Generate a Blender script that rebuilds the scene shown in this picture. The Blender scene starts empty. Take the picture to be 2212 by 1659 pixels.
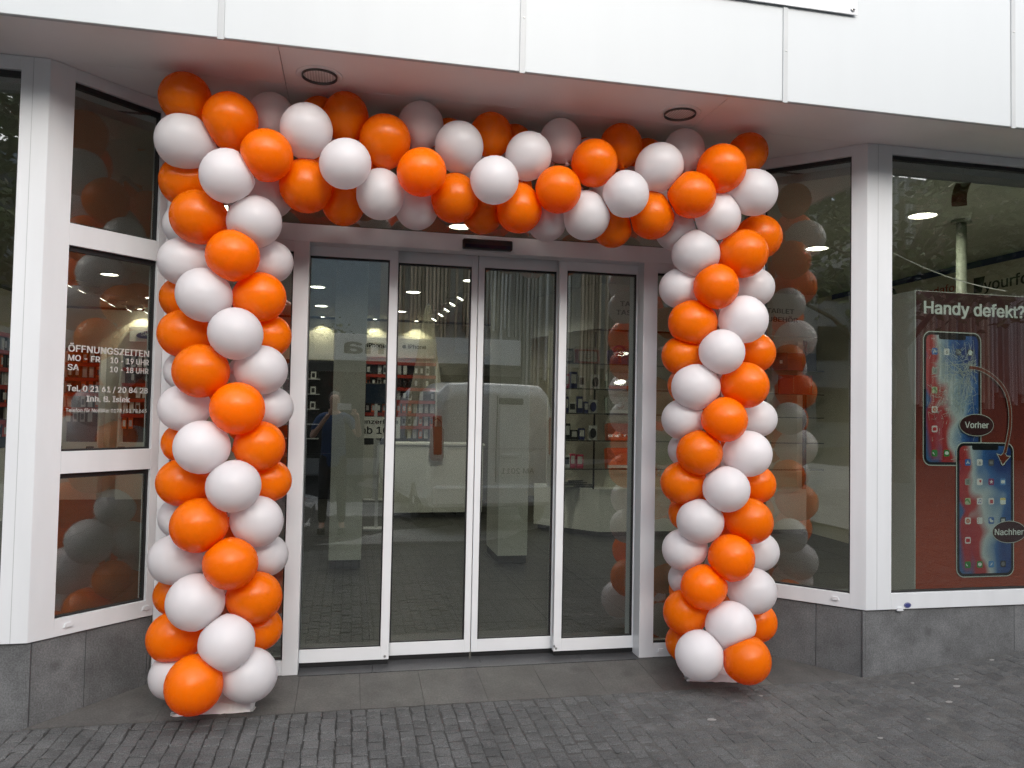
import bpy, bmesh, math, random
from mathutils import Vector, Matrix, Euler
random.seed(7)
SC = bpy.context.scene
COL = SC.collection
PI = math.pi

# ------------------------------------------------------------------ camera
YAW, PITCH, ROLL, FPX = .2072, .0342, .0196, 1654.77
CAM = Vector((-.760, -3.9531, 1.472))
cd = bpy.data.cameras.new('camera')
cam = bpy.data.objects.new('camera', cd)
COL.objects.link(cam)
fwd = Vector((math.sin(YAW)*math.cos(PITCH), math.cos(YAW)*math.cos(PITCH), math.sin(PITCH)))
rgt = Vector((math.cos(YAW), -math.sin(YAW), 0))
upv = rgt.cross(fwd)
r2 = rgt*math.cos(ROLL) + upv*math.sin(ROLL)
u2 = upv*math.cos(ROLL) - rgt*math.sin(ROLL)
cam.matrix_world = Matrix(((r2.x, u2.x, -fwd.x, CAM.x), (r2.y, u2.y, -fwd.y, CAM.y), (r2.z, u2.z, -fwd.z, CAM.z), (0, 0, 0, 1)))
cd.sensor_width = 36
cd.lens = 36*FPX/2212
cd.clip_start = .02
cd.clip_end = 2000
SC.camera = cam

# ------------------------------------------------------------------ sky, sun, exposure (overcast noon)
SUN_EL, SUN_ROT = math.radians(32), math.radians(172)
w = bpy.data.worlds.new('World')
SC.world = w
w.use_nodes = True
wn = w.node_tree
wn.nodes.clear()
sky = wn.nodes.new('ShaderNodeTexSky')
sky.sky_type = 'NISHITA'
sky.sun_disc = False
sky.sun_elevation = SUN_EL
sky.sun_rotation = SUN_ROT
sky.air_density = 1.0
sky.dust_density = 3.0
sky.ozone_density = 1.0
hs = wn.nodes.new('ShaderNodeHueSaturation')
hs.inputs['Saturation'].default_value = .55
bgn = wn.nodes.new('ShaderNodeBackground')
bgn.inputs['Strength'].default_value = .12
won = wn.nodes.new('ShaderNodeOutputWorld')
wn.links.new(sky.outputs[0], hs.inputs['Color'])
wn.links.new(hs.outputs[0], bgn.inputs[0])
wn.links.new(bgn.outputs[0], won.inputs[0])
sl = bpy.data.lights.new('sun', 'SUN')
sl.energy = 1.25
sl.angle = math.radians(115)
sl.color = (1, .995, .985)
so = bpy.data.objects.new('sun', sl)
COL.objects.link(so)
sd = Vector((math.sin(SUN_ROT)*math.cos(SUN_EL), math.cos(SUN_ROT)*math.cos(SUN_EL), math.sin(SUN_EL)))
so.rotation_euler = sd.to_track_quat('Z', 'Y').to_euler()
so.location = sd*30
SC.view_settings.view_transform = 'Standard'
SC.view_settings.look = 'None'
SC.view_settings.exposure = 1.38
SC.view_settings.gamma = 1
SC.view_settings.use_curve_mapping = False
SC.render.engine = 'CYCLES'
SC.cycles.use_denoising = True
SC.cycles.denoising_prefilter = 'NONE'
SC.cycles.max_bounces = 10
SC.cycles.diffuse_bounces = 5
SC.cycles.glossy_bounces = 5
SC.cycles.transparent_max_bounces = 16
SC.cycles.sample_clamp_indirect = 6
SC.cycles.caustics_reflective = False
SC.cycles.caustics_refractive = False

# ------------------------------------------------------------------ materials
def nodemat(name):
    m = bpy.data.materials.new(name)
    m.use_nodes = True
    nt = m.node_tree
    return m, nt, nt.nodes['Principled BSDF']

def N(nt, t, **kw):
    n = nt.nodes.new(t)
    for k, v in kw.items():
        if k in n.inputs:
            n.inputs[k].default_value = v
        else:
            setattr(n, k, v)
    return n

def plain(name, col, rough=.5, metal=0, spec=.5, coat=0, var=.06, scale=3.0, bump=0.0, bscale=60, emis=None, es=0, stretch=1.0):
    """base colour with a little procedural unevenness, optional fine relief"""
    m, nt, b = nodemat(name)
    b.inputs['Roughness'].default_value = rough
    b.inputs['Metallic'].default_value = metal
    b.inputs['Specular IOR Level'].default_value = spec
    b.inputs['Coat Weight'].default_value = coat
    tc = N(nt, 'ShaderNodeTexCoord')
    nz = N(nt, 'ShaderNodeTexNoise', Scale=scale, Detail=5)
    mp = N(nt, 'ShaderNodeMapping')
    mp.inputs['Scale'].default_value = (1, 1, stretch)
    nt.links.new(tc.outputs['Object'], mp.inputs[0])
    nt.links.new(mp.outputs[0], nz.inputs['Vector'])
    r = N(nt, 'ShaderNodeValToRGB')
    r.color_ramp.elements[0].position = .3
    r.color_ramp.elements[1].position = .7
    r.color_ramp.elements[0].color = tuple(max(0, c*(1-var)) for c in col)+(1,)
    r.color_ramp.elements[1].color = tuple(min(1, c*(1+var)) for c in col)+(1,)
    nt.links.new(nz.outputs['Fac'], r.inputs[0])
    nt.links.new(r.outputs[0], b.inputs['Base Color'])
    if bump:
        n2 = N(nt, 'ShaderNodeTexNoise', Scale=bscale, Detail=6)
        nt.links.new(tc.outputs['Object'], n2.inputs['Vector'])
        bp = N(nt, 'ShaderNodeBump', Strength=bump, Distance=.01)
        nt.links.new(n2.outputs['Fac'], bp.inputs['Height'])
        nt.links.new(bp.outputs[0], b.inputs['Normal'])
    if emis:
        b.inputs['Emission Color'].default_value = emis+(1,)
        b.inputs['Emission Strength'].default_value = es
    return m

def stone(name, col, var=.35, scale=5, fine=160, rough=.75, bump=.25, island=None, ivar=.25, spots=0.0, fc=(.6, 1.5)):
    """granite / basalt: cloudy tone, fine speckle, per-piece tone"""
    m, nt, b = nodemat(name)
    b.inputs['Roughness'].default_value = rough
    b.inputs['Specular IOR Level'].default_value = .3
    tc = N(nt, 'ShaderNodeTexCoord')
    geo = N(nt, 'ShaderNodeNewGeometry')
    n1 = N(nt, 'ShaderNodeTexNoise', Scale=scale, Detail=6, Roughness=.65)
    n2 = N(nt, 'ShaderNodeTexNoise', Scale=fine, Detail=2)
    for n in (n1, n2):
        nt.links.new(geo.outputs['Position'], n.inputs['Vector'])
    m1 = N(nt, 'ShaderNodeMapRange')
    m1.inputs[1].default_value = .3; m1.inputs[2].default_value = .7
    m1.inputs[3].default_value = 1-var; m1.inputs[4].default_value = 1+var
    nt.links.new(n1.outputs['Fac'], m1.inputs[0])
    m2 = N(nt, 'ShaderNodeMapRange')
    m2.inputs[1].default_value = .35; m2.inputs[2].default_value = .7
    m2.inputs[3].default_value = fc[0]; m2.inputs[4].default_value = fc[1]
    nt.links.new(n2.outputs['Fac'], m2.inputs[0])
    mu = N(nt, 'ShaderNodeMath', operation='MULTIPLY')
    nt.links.new(m1.outputs[0], mu.inputs[0]); nt.links.new(m2.outputs[0], mu.inputs[1])
    last = mu.outputs[0]
    if island:
        src = N(nt, 'ShaderNodeObjectInfo').outputs['Random'] if island == 'object' else geo.outputs['Random Per Island']
        m3 = N(nt, 'ShaderNodeMapRange')
        m3.inputs[3].default_value = 1-ivar; m3.inputs[4].default_value = 1+ivar
        nt.links.new(src, m3.inputs[0])
        mu2 = N(nt, 'ShaderNodeMath', operation='MULTIPLY')
        nt.links.new(last, mu2.inputs[0]); nt.links.new(m3.outputs[0], mu2.inputs[1])
        last = mu2.outputs[0]
    if spots:
        vo = N(nt, 'ShaderNodeTexVoronoi', Scale=spots)
        nt.links.new(geo.outputs['Position'], vo.inputs['Vector'])
        ms = N(nt, 'ShaderNodeMapRange')
        ms.inputs[1].default_value = .08; ms.inputs[2].default_value = .2
        ms.inputs[3].default_value = .72; ms.inputs[4].default_value = 1
        nt.links.new(vo.outputs['Distance'], ms.inputs[0])
        mu3 = N(nt, 'ShaderNodeMath', operation='MULTIPLY')
        nt.links.new(last, mu3.inputs[0]); nt.links.new(ms.outputs[0], mu3.inputs[1])
        last = mu3.outputs[0]
    mx = N(nt, 'ShaderNodeVectorMath', operation='SCALE')
    mx.inputs[0].default_value = col
    nt.links.new(last, mx.inputs['Scale'])
    nt.links.new(mx.outputs[0], b.inputs['Base Color'])
    bp = N(nt, 'ShaderNodeBump', Strength=bump, Distance=.004)
    nt.links.new(n2.outputs['Fac'], bp.inputs['Height'])
    nt.links.new(bp.outputs[0], b.inputs['Normal'])
    return m

def glassmat(name, f0=.07, tint=(.9, .93, .9)):
    m = bpy.data.materials.new(name)
    m.use_nodes = True
    nt = m.node_tree
    nt.nodes.clear()
    geo = N(nt, 'ShaderNodeNewGeometry')
    dt = N(nt, 'ShaderNodeVectorMath', operation='DOT_PRODUCT')
    nt.links.new(geo.outputs['Incoming'], dt.inputs[0]); nt.links.new(geo.outputs['Normal'], dt.inputs[1])
    ab = N(nt, 'ShaderNodeMath', operation='ABSOLUTE')
    nt.links.new(dt.outputs['Value'], ab.inputs[0])
    om = N(nt, 'ShaderNodeMath', operation='SUBTRACT'); om.inputs[0].default_value = 1
    nt.links.new(ab.outputs[0], om.inputs[1])
    pw = N(nt, 'ShaderNodeMath', operation='POWER'); pw.inputs[1].default_value = 5
    nt.links.new(om.outputs[0], pw.inputs[0])
    ma = N(nt, 'ShaderNodeMath', operation='MULTIPLY_ADD'); ma.inputs[1].default_value = 1-f0; ma.inputs[2].default_value = f0
    nt.links.new(pw.outputs[0], ma.inputs[0])
    tr = N(nt, 'ShaderNodeBsdfTransparent'); tr.inputs[0].default_value = tint+(1,)
    gl = N(nt, 'ShaderNodeBsdfGlossy'); gl.inputs['Roughness'].default_value = .0; gl.inputs[0].default_value = (1, 1, 1, 1)
    # very slight waviness of the float glass
    nz = N(nt, 'ShaderNodeTexNoise', Scale=1.3, Detail=1)
    nt.links.new(geo.outputs['Position'], nz.inputs['Vector'])
    bp = N(nt, 'ShaderNodeBump', Strength=.05, Distance=.02)
    nt.links.new(nz.outputs['Fac'], bp.inputs['Height'])
    nt.links.new(bp.outputs[0], gl.inputs['Normal'])
    mi = N(nt, 'ShaderNodeMixShader')
    nt.links.new(ma.outputs[0], mi.inputs[0]); nt.links.new(tr.outputs[0], mi.inputs[1]); nt.links.new(gl.outputs[0], mi.inputs[2])
    o = N(nt, 'ShaderNodeOutputMaterial')
    nt.links.new(mi.outputs[0], o.inputs[0])
    return m

def latex(name, col, rough, trans):
    m, nt, b = nodemat(name)
    b.inputs['Base Color'].default_value = col+(1,)
    b.inputs['Roughness'].default_value = rough
    b.inputs['Specular IOR Level'].default_value = .42
    oi = N(nt, 'ShaderNodeObjectInfo')
    hsv = N(nt, 'ShaderNodeHueSaturation'); hsv.inputs['Color'].default_value = col+(1,)
    mr = N(nt, 'ShaderNodeMapRange'); mr.inputs[3].default_value = .92; mr.inputs[4].default_value = 1.05
    nt.links.new(oi.outputs['Random'], mr.inputs[0]); nt.links.new(mr.outputs[0], hsv.inputs['Value'])
    nt.links.new(hsv.outputs[0], b.inputs['Base Color'])
    geo = N(nt, 'ShaderNodeNewGeometry')
    nz = N(nt, 'ShaderNodeTexNoise', Scale=26, Detail=3)
    nt.links.new(geo.outputs['Position'], nz.inputs['Vector'])
    mrr = N(nt, 'ShaderNodeMapRange'); mrr.inputs[3].default_value = rough*.8; mrr.inputs[4].default_value = rough*1.25
    nt.links.new(nz.outputs['Fac'], mrr.inputs[0]); nt.links.new(mrr.outputs[0], b.inputs['Roughness'])
    tl = N(nt, 'ShaderNodeBsdfTranslucent')
    nt.links.new(hsv.outputs[0], tl.inputs[0])
    mi = N(nt, 'ShaderNodeMixShader'); mi.inputs[0].default_value = trans
    nt.links.new(b.outputs[0], mi.inputs[1]); nt.links.new(tl.outputs[0], mi.inputs[2])
    nt.links.new(mi.outputs[0], nt.nodes['Material Output'].inputs[0])
    return m

M = {}
M['fascia'] = plain('white_metal_sheet', (.49, .52, .535), .42, var=.014, scale=5, bump=.02, bscale=3, stretch=.12)
M['strip'] = plain('grey_joint_strip', (.42, .44, .45), .4)
M['soffit'] = plain('white_soffit_sheet', (.84, .84, .84), .28, var=.04, scale=2.0, bump=.015, bscale=2)
M['frame'] = plain('white_powder_coat', (.66, .68, .70), .33, var=.035, scale=9, bump=.01, bscale=200, stretch=.2)
M['leaf'] = plain('white_door_aluminium', (.72, .74, .76), .3, var=.03, scale=5)
M['rubber'] = plain('black_rubber', (.012, .012, .013), .5)
M['granite'] = stone('dark_granite', (.132, .135, .138), var=.30, scale=5, fc=(.78, 1.25), fine=150, rough=.6, bump=.1, island='object', ivar=.1, spots=5)
M['slab'] = stone('grey_floor_stone', (.086, .083, .079), var=.26, fc=(.8, 1.2), scale=4.5, fine=120, rough=.55, bump=.12, island='object', ivar=.06, spots=3.5)
M['sill'] = stone('dark_threshold_stone', (.05, .052, .055), var=.2, scale=5, fine=150, rough=.35, bump=.05)
M['sett'] = stone('basalt_sett', (.088, .089, .089), var=.3, scale=4, fine=210, rough=.8, bump=.5, island='object', ivar=.11)
M['settm'] = stone('basalt_sett_far', (.088, .089, .089), var=.3, scale=4, fine=210, rough=.8, bump=.5, island='mesh', ivar=.11)
M['joint'] = stone('joint_sand', (.088, .086, .083), var=.4, scale=8, fine=240, rough=.9, bump=.5)
def jointmat():
    m = stone('joint_sand_worn', (.5, .49, .475), var=.3, scale=8, fine=240, rough=.9, bump=.5)
    nt = m.node_tree
    b = nt.nodes['Principled BSDF']
    src = b.inputs['Base Color'].links[0].from_socket
    geo = N(nt, 'ShaderNodeNewGeometry')
    sp = N(nt, 'ShaderNodeSeparateXYZ')
    nt.links.new(geo.outputs['Position'], sp.inputs[0])
    mr = N(nt, 'ShaderNodeMapRange')
    mr.inputs[1].default_value = -.9; mr.inputs[2].default_value = 1.0
    mr.inputs[3].default_value = .07; mr.inputs[4].default_value = .19
    nt.links.new(sp.outputs['X'], mr.inputs[0])
    mu = N(nt, 'ShaderNodeVectorMath', operation='SCALE')
    nt.links.new(src, mu.inputs[0]); nt.links.new(mr.outputs[0], mu.inputs['Scale'])
    nt.links.new(mu.outputs[0], b.inputs['Base Color'])
    return m
M['jointw'] = jointmat()
M['street'] = stone('street_surface', (.30, .295, .285), var=.3, scale=2, fine=90, rough=.85, bump=.5)
M['gum'] = plain('grey_gum', (.24, .235, .225), .7, var=.15, scale=40)
M['orange'] = latex('orange_latex', (1.0, .225, .001), .27, .42)
M['white'] = latex('white_latex', (.87, .865, .88), .30, .42)
M['knot_o'] = plain('orange_knot', (.5, .07, .004), .5)
M['foil'] = plain('white_plastic_wrap', (.80, .79, .78), .32, var=.04, bump=.35, bscale=22)
M['pole'] = plain('grey_arch_pole', (.4, .4, .4), .4)
M['glass'] = glassmat('window_glass', .105, (.80, .83, .80))
M['dglass'] = glassmat('door_glass', .155, (.70, .74, .71))
M['clear'] = glassmat('shelf_glass', .05, (.86, .93, .9))
M['plasticbag'] = glassmat('clear_packaging', .1, (.95, .95, .95))
M['black'] = plain('black_plastic', (.012, .012, .013), .35)
M['blackm'] = plain('black_matt', (.02, .02, .022), .6)
M['chrome'] = plain('screw_metal', (.5, .5, .5), .3, metal=1)
M['lampring'] = plain('lamp_dark_ring', (.10, .095, .09), .35, metal=.6)
M['cream'] = plain('cream_wall_paint', (.66, .62, .52), .7, var=.03)
M['inwhite'] = plain('white_shop_paint', (.72, .71, .67), .55, var=.03)
M['ceil'] = plain('shop_ceiling_paint', (.42, .42, .37), .7, var=.03)
M['infloor'] = stone('dark_shop_floor', (.036, .035, .032), var=.25, scale=2, fine=60, rough=.35, bump=.03, island='object', ivar=.12)
M['red'] = plain('red_plastic', (.42, .035, .02), .4)
M['orred'] = plain('orange_red_card', (.80, .12, .03), .5)
M['gold'] = plain('gold_edge', (.6, .42, .2), .35, metal=.6)
M['purple'] = plain('purple_foam', (.22, .17, .42), .6)
M['pink'] = plain('pink_strap', (.7, .08, .16), .5)
M['navy'] = plain('navy_blue', (.02, .025, .14), .4)
M['silver'] = plain('silver_plastic', (.55, .55, .57), .35)
M['paper'] = plain('white_card', (.74, .73, .70), .6)
M['tan'] = plain('tan_leather', (.15, .085, .04), .5)
M['darkgrey'] = plain('dark_grey_laminate', (.05, .05, .052), .45)
M['ink'] = plain('black_lettering', (.02, .02, .018), .6, var=0)
M['inkred'] = plain('red_lettering', (.45, .02, .02), .6, var=0)
M['foilwhite'] = plain('pale_window_lettering', (.46, .455, .44), .6, var=0)
M['postertext'] = plain('poster_white_print', (.72, .76, .74), .5, var=0)
M['poster'] = plain('red_brown_poster', (.185, .028, .012), .45, var=.08, scale=1)
M['posterdark'] = plain('dark_maroon_print', (.045, .008, .010), .45, var=.05)
M['phonebody'] = plain('black_phone_print', (.012, .014, .016), .3, var=0)
M['phoneline'] = plain('pale_outline_print', (.55, .60, .56), .4, var=0)
M['lampglow'] = plain('lamp_diffuser', (.8, .8, .8), .5, var=0, emis=(1, .93, .80), es=9)
M['screen'] = plain('dark_screen', (.01, .02, .04), .15)
M['pale'] = plain('pale_green_grey_paint', (.19, .21, .17), .5)
M['steel'] = plain('brushed_steel', (.55, .57, .55), .3, metal=.7)
M['skin'] = plain('skin', (.55, .33, .24), .5)
M['blue'] = plain('blue_shirt', (.012, .05, .15), .8)
M['jeans'] = plain('dark_trousers', (.02, .02, .025), .85)
M['hair'] = plain('dark_hair', (.03, .018, .012), .6)
M['vanwhite'] = plain('white_van_paint', (.74, .75, .74), .25, coat=.5, var=.01)
M['vanglass'] = plain('van_window', (.015, .017, .018), .08)
M['tyre'] = plain('tyre', (.02, .02, .02), .8)
M['tail'] = plain('tail_lamp', (.45, .02, .015), .2)
M['cloth'] = plain('cream_parasol_cloth', (.66, .60, .40), .8, var=.1, bump=.3, bscale=8)
M['wood'] = plain('brown_slat', (.20, .155, .12), .7, var=.35, scale=1.3)
M['wood2'] = plain('grey_slat', (.30, .28, .26), .7, var=.35, scale=1.3)
def slatmat(name, lo, hi):
    m, nt, b = nodemat(name)
    b.inputs['Roughness'].default_value = .6
    geo = N(nt, 'ShaderNodeNewGeometry')
    r = N(nt, 'ShaderNodeValToRGB')
    r.color_ramp.elements[0].color = lo+(1,)
    r.color_ramp.elements[1].color = hi+(1,)
    nt.links.new(geo.outputs['Random Per Island'], r.inputs[0]); nt.links.new(r.outputs[0], b.inputs['Base Color'])
    return m
M['wood'] = slatmat('brown_slat', (.16, .10, .065), (.74, .58, .44))
M['wood2'] = slatmat('grey_slat', (.16, .16, .15), (.74, .73, .70))
M['facgrey'] = plain('grey_facade', (.27, .275, .28), .6, var=.1)
M['facblue'] = plain('pale_blue_glass_facade', (.30, .36, .40), .25, var=.1)
M['bark'] = plain('bark', (.09, .07, .05), .9, bump=.5, bscale=20)
M['foliage'] = plain('green_leaves', (.075, .12, .03), .6, var=.5, scale=1.4)
M['sticker'] = plain('blue_sticker', (.05, .06, .20), .4)

# phone wallpaper: red, blue and pale swirls
def wallpaper():
    m, nt, b = nodemat('phone_wallpaper')
    b.inputs['Roughness'].default_value = .35
    tc = N(nt, 'ShaderNodeTexCoord')
    sp = N(nt, 'ShaderNodeSeparateXYZ')
    nt.links.new(tc.outputs['Generated'], sp.inputs[0])
    mp = N(nt, 'ShaderNodeMapping'); mp.inputs['Scale'].default_value = (1.2, 1, 1.9)
    nz = N(nt, 'ShaderNodeTexNoise', Scale=1.6, Detail=1, Distortion=.6)
    nt.links.new(tc.outputs['Generated'], mp.inputs[0]); nt.links.new(mp.outputs[0], nz.inputs['Vector'])
    a = N(nt, 'ShaderNodeMath', operation='MULTIPLY_ADD'); a.inputs[1].default_value = 1.0
    nt.links.new(nz.outputs['Fac'], a.inputs[0]); nt.links.new(sp.outputs['X'], a.inputs[2])
    c2 = N(nt, 'ShaderNodeMath', operation='MULTIPLY_ADD'); c2.inputs[1].default_value = .30
    nt.links.new(sp.outputs['Z'], c2.inputs[0]); nt.links.new(a.outputs[0], c2.inputs[2])
    d2 = N(nt, 'ShaderNodeMath', operation='MULTIPLY'); d2.inputs[1].default_value = .5
    nt.links.new(c2.outputs[0], d2.inputs[0])
    r = N(nt, 'ShaderNodeValToRGB')
    e = r.color_ramp.elements
    e[0].position = .27; e[0].color = (.05, .13, .30, 1)
    e[1].position = .86; e[1].color = (.02, .05, .20, 1)
    for p, c in ((.35, (.38, .04, .05, 1)), (.45, (.42, .05, .05, 1)), (.53, (.50, .56, .58, 1)), (.60, (.30, .40, .50, 1)), (.70, (.05, .15, .38, 1))):
        n = e.new(p); n.color = c
    nt.links.new(d2.outputs[0], r.inputs[0]); nt.links.new(r.outputs[0], b.inputs['Base Color'])
    return m
M['wall'] = wallpaper()
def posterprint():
    m, nt, b = nodemat('red_brown_poster_print')   # colour gradient: near black at the top, brick red below
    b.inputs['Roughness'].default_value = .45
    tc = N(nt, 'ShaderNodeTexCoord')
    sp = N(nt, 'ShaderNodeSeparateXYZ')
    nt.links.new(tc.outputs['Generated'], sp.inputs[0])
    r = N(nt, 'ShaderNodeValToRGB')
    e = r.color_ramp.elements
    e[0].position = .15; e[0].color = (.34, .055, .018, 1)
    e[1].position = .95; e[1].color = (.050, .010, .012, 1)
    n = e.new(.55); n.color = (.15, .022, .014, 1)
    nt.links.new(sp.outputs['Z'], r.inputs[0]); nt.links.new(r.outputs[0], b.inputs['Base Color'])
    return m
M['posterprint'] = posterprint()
ICON = {}
def icon(c):
    k = tuple(c)
    if k not in ICON:
        ICON[k] = plain('icon_print', k, .4, var=0)
    return ICON[k]

# prismatic lamp glass
def prism_mat():
    m, nt, b = nodemat('prismatic_lamp_glass')
    b.inputs['Base Color'].default_value = (.92, .91, .90, 1)
    b.inputs['Roughness'].default_value = .25
    geo = N(nt, 'ShaderNodeNewGeometry')
    mp = N(nt, 'ShaderNodeMapping'); mp.inputs['Scale'].default_value = (75, 75, 75)
    nt.links.new(geo.outputs['Position'], mp.inputs[0])
    ch = N(nt, 'ShaderNodeTexVoronoi', Scale=1.0)
    ch.inputs['Randomness'].default_value = 0
    nt.links.new(mp.outputs[0], ch.inputs['Vector'])
    r = N(nt, 'ShaderNodeValToRGB')
    r.color_ramp.elements[0].position = .15; r.color_ramp.elements[0].color = (1, 1, .98, 1)
    r.color_ramp.elements[1].position = .55; r.color_ramp.elements[1].color = (.50, .48, .46, 1)
    nt.links.new(ch.outputs['Distance'], r.inputs[0]); nt.links.new(r.outputs[0], b.inputs['Base Color'])  # facet glints put into the colour as light and dark dots
    bp = N(nt, 'ShaderNodeBump', Strength=.5, Distance=.006)
    nt.links.new(ch.outputs['Distance'], bp.inputs['Height'])
    nt.links.new(bp.outputs[0], b.inputs['Normal'])
    return m
M['prism'] = prism_mat()

# ------------------------------------------------------------------ helpers
def wtag(o, label=None, cat=None, group=None, kind=None):
    if label: o['label'] = label
    if cat: o['category'] = cat
    if group: o['group'] = group
    if kind: o['kind'] = kind
    return o

def empty(name, label=None, cat=None, loc=(0, 0, 0), rz=0, group=None, kind=None):
    o = bpy.data.objects.new(name, None)
    o.empty_display_size = .1
    COL.objects.link(o)
    o.location = loc
    o.rotation_euler = (0, 0, rz)
    return wtag(o, label, cat, group, kind)

ORG = {}
def origin(o):
    """world origin of an unrotated ancestor chain"""
    v = Vector(o.location)
    while o.parent:
        o = o.parent
        v += Vector(o.location)
    return v

def obj(name, bm, mat, parent=None, local=False, smooth=False, kind=None):
    """one mesh object from a bmesh; world coordinates unless local"""
    bmesh.ops.recalc_face_normals(bm, faces=bm.faces[:])
    me = bpy.data.meshes.new(name)
    if parent is not None and not local:
        bmesh.ops.translate(bm, vec=-origin(parent), verts=bm.verts[:])
    off = None
    if parent is None and not local and bm.verts:
        xs = [v.co.x for v in bm.verts]; ys = [v.co.y for v in bm.verts]; zs = [v.co.z for v in bm.verts]
        off = Vector(((min(xs)+max(xs))/2, (min(ys)+max(ys))/2, min(zs)))
        bmesh.ops.translate(bm, vec=-off, verts=bm.verts[:])
    bm.to_mesh(me)
    bm.free()
    for m in (mat if isinstance(mat, (list, tuple)) else [mat]):
        me.materials.append(M[m] if isinstance(m, str) else m)
    if smooth:
        me.shade_smooth() if hasattr(me, 'shade_smooth') else [setattr(p, 'use_smooth', True) for p in me.polygons]
    o = bpy.data.objects.new(name, me)
    COL.objects.link(o)
    if parent is not None:
        o.parent = parent
    if off is not None:
        o.location = off
    if kind: o['kind'] = kind
    return o

def dupe(o, parent=None):
    c = o.copy()
    COL.objects.link(c)
    if parent is not None:
        c.parent = parent
    for ch in list(o.children):
        dupe(ch, c)
    return c

def B():
    return bmesh.new()

def box(bm, x0, x1, y0, y1, z0, z1, mtx=None, bev=0.0, mi=0):
    v = [Vector(p) for p in ((x0, y0, z0), (x1, y0, z0), (x1, y1, z0), (x0, y1, z0), (x0, y0, z1), (x1, y0, z1), (x1, y1, z1), (x0, y1, z1))]
    if mtx is not None:
        v = [mtx @ p for p in v]
    vs = [bm.verts.new(p) for p in v]
    fs = [bm.faces.new([vs[i] for i in f]) for f in ((0, 3, 2, 1), (4, 5, 6, 7), (0, 1, 5, 4), (1, 2, 6, 5), (2, 3, 7, 6), (3, 0, 4, 7))]
    for f in fs: f.material_index = mi
    if bev:
        es = list({e for f in fs for e in f.edges})
        r = bmesh.ops.bevel(bm, geom=es, offset=bev, segments=1, affect='EDGES', profile=.5)
        for f in r['faces']: f.material_index = mi
    return bm

def prism(bm, poly, z0, z1, mtx=None, mi=0):
    """poly: list of (x,y) extruded z0..z1"""
    a = [Vector((p[0], p[1], z0)) for p in poly]
    b = [Vector((p[0], p[1], z1)) for p in poly]
    if mtx is not None:
        a = [mtx @ p for p in a]; b = [mtx @ p for p in b]
    a = [bm.verts.new(p) for p in a]; b = [bm.verts.new(p) for p in b]
    n = len(poly)
    fs = [bm.faces.new(a[::-1]), bm.faces.new(b)]
    for i in range(n):
        fs.append(bm.faces.new((a[i], a[(i+1) % n], b[(i+1) % n], b[i])))
    for f in fs: f.material_index = mi
    return bm

def lathe(bm, prof, n=24, mtx=None, mi=0, cap=True):
    rings = []
    for r, z in prof:
        ring = []
        for k in range(n):
            p = Vector((r*math.cos(2*PI*k/n), r*math.sin(2*PI*k/n), z))
            if mtx is not None: p = mtx @ p
            ring.append(bm.verts.new(p))
        rings.append(ring)
    for a, b in zip(rings, rings[1:]):
        for k in range(n):
            f = bm.faces.new((a[k], a[(k+1) % n], b[(k+1) % n], b[k])); f.material_index = mi
    if cap:
        for r in (rings[0][::-1], rings[-1]):
            f = bm.faces.new(r); f.material_index = mi
    return bm

def tube(bm, pts, r, n=8, mi=0):
    pts = [Vector(p) for p in pts]
    rings = []
    for i, p in enumerate(pts):
        d = (pts[min(i+1, len(pts)-1)]-pts[max(i-1, 0)]).normalized()
        q = d.to_track_quat('Z', 'Y')
        rr = r[i] if isinstance(r, (list, tuple)) else r
        rings.append([bm.verts.new(p+q @ Vector((rr*math.cos(2*PI*k/n), rr*math.sin(2*PI*k/n), 0))) for k in range(n)])
    for a, b in zip(rings, rings[1:]):
        for k in range(n):
            f = bm.faces.new((a[k], a[(k+1) % n], b[(k+1) % n], b[k])); f.material_index = mi
    for q in (rings[0][::-1], rings[-1]):
        f = bm.faces.new(q); f.material_index = mi
    return bm

def rrect(w, h, r, n=6, cx=0, cy=0):
    pts = []
    for sx, sy, a0 in ((1, 1, 0), (-1, 1, 90), (-1, -1, 180), (1, -1, 270)):
        for k in range(n+1):
            a = math.radians(a0+90*k/n)
            pts.append((cx+sx*(w/2-r)+r*math.cos(a), cy+sy*(h/2-r)+r*math.sin(a)))
    return pts

def ellipse(cx, cy, rx, ry, n=28):
    return [(cx+rx*math.cos(2*PI*k/n), cy+ry*math.sin(2*PI*k/n)) for k in range(n)]

def frame_mtx(p0, d):
    """local x along d, local y = inward, z up; outward is d x z"""
    d = Vector((d[0], d[1], 0)).normalized()
    inw = -d.cross(Vector((0, 0, 1)))
    return Matrix(((d.x, inw.x, 0, p0[0]), (d.y, inw.y, 0, p0[1]), (0, 0, 1, 0 if len(p0) < 3 else p0[2]), (0, 0, 0, 1)))

def face_mtx(p0, d):
    """for flat print: local x along d, local y = up, local z = outward"""
    d = Vector((d[0], d[1], 0)).normalized()
    out = d.cross(Vector((0, 0, 1)))
    return Matrix(((d.x, 0, out.x, p0[0]), (d.y, 0, out.y, p0[1]), (0, 1, 0, p0[2]), (0, 0, 0, 1)))

FONT = None
CAP = {}
try:
    import os
    _p = os.path.join(bpy.utils.system_resource('DATAFILES'), 'fonts', 'Inter.woff2')   # Blender's own interface font
    if os.path.exists(_p):
        FONT = bpy.data.fonts.load(_p)
except Exception:
    FONT = None

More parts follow.
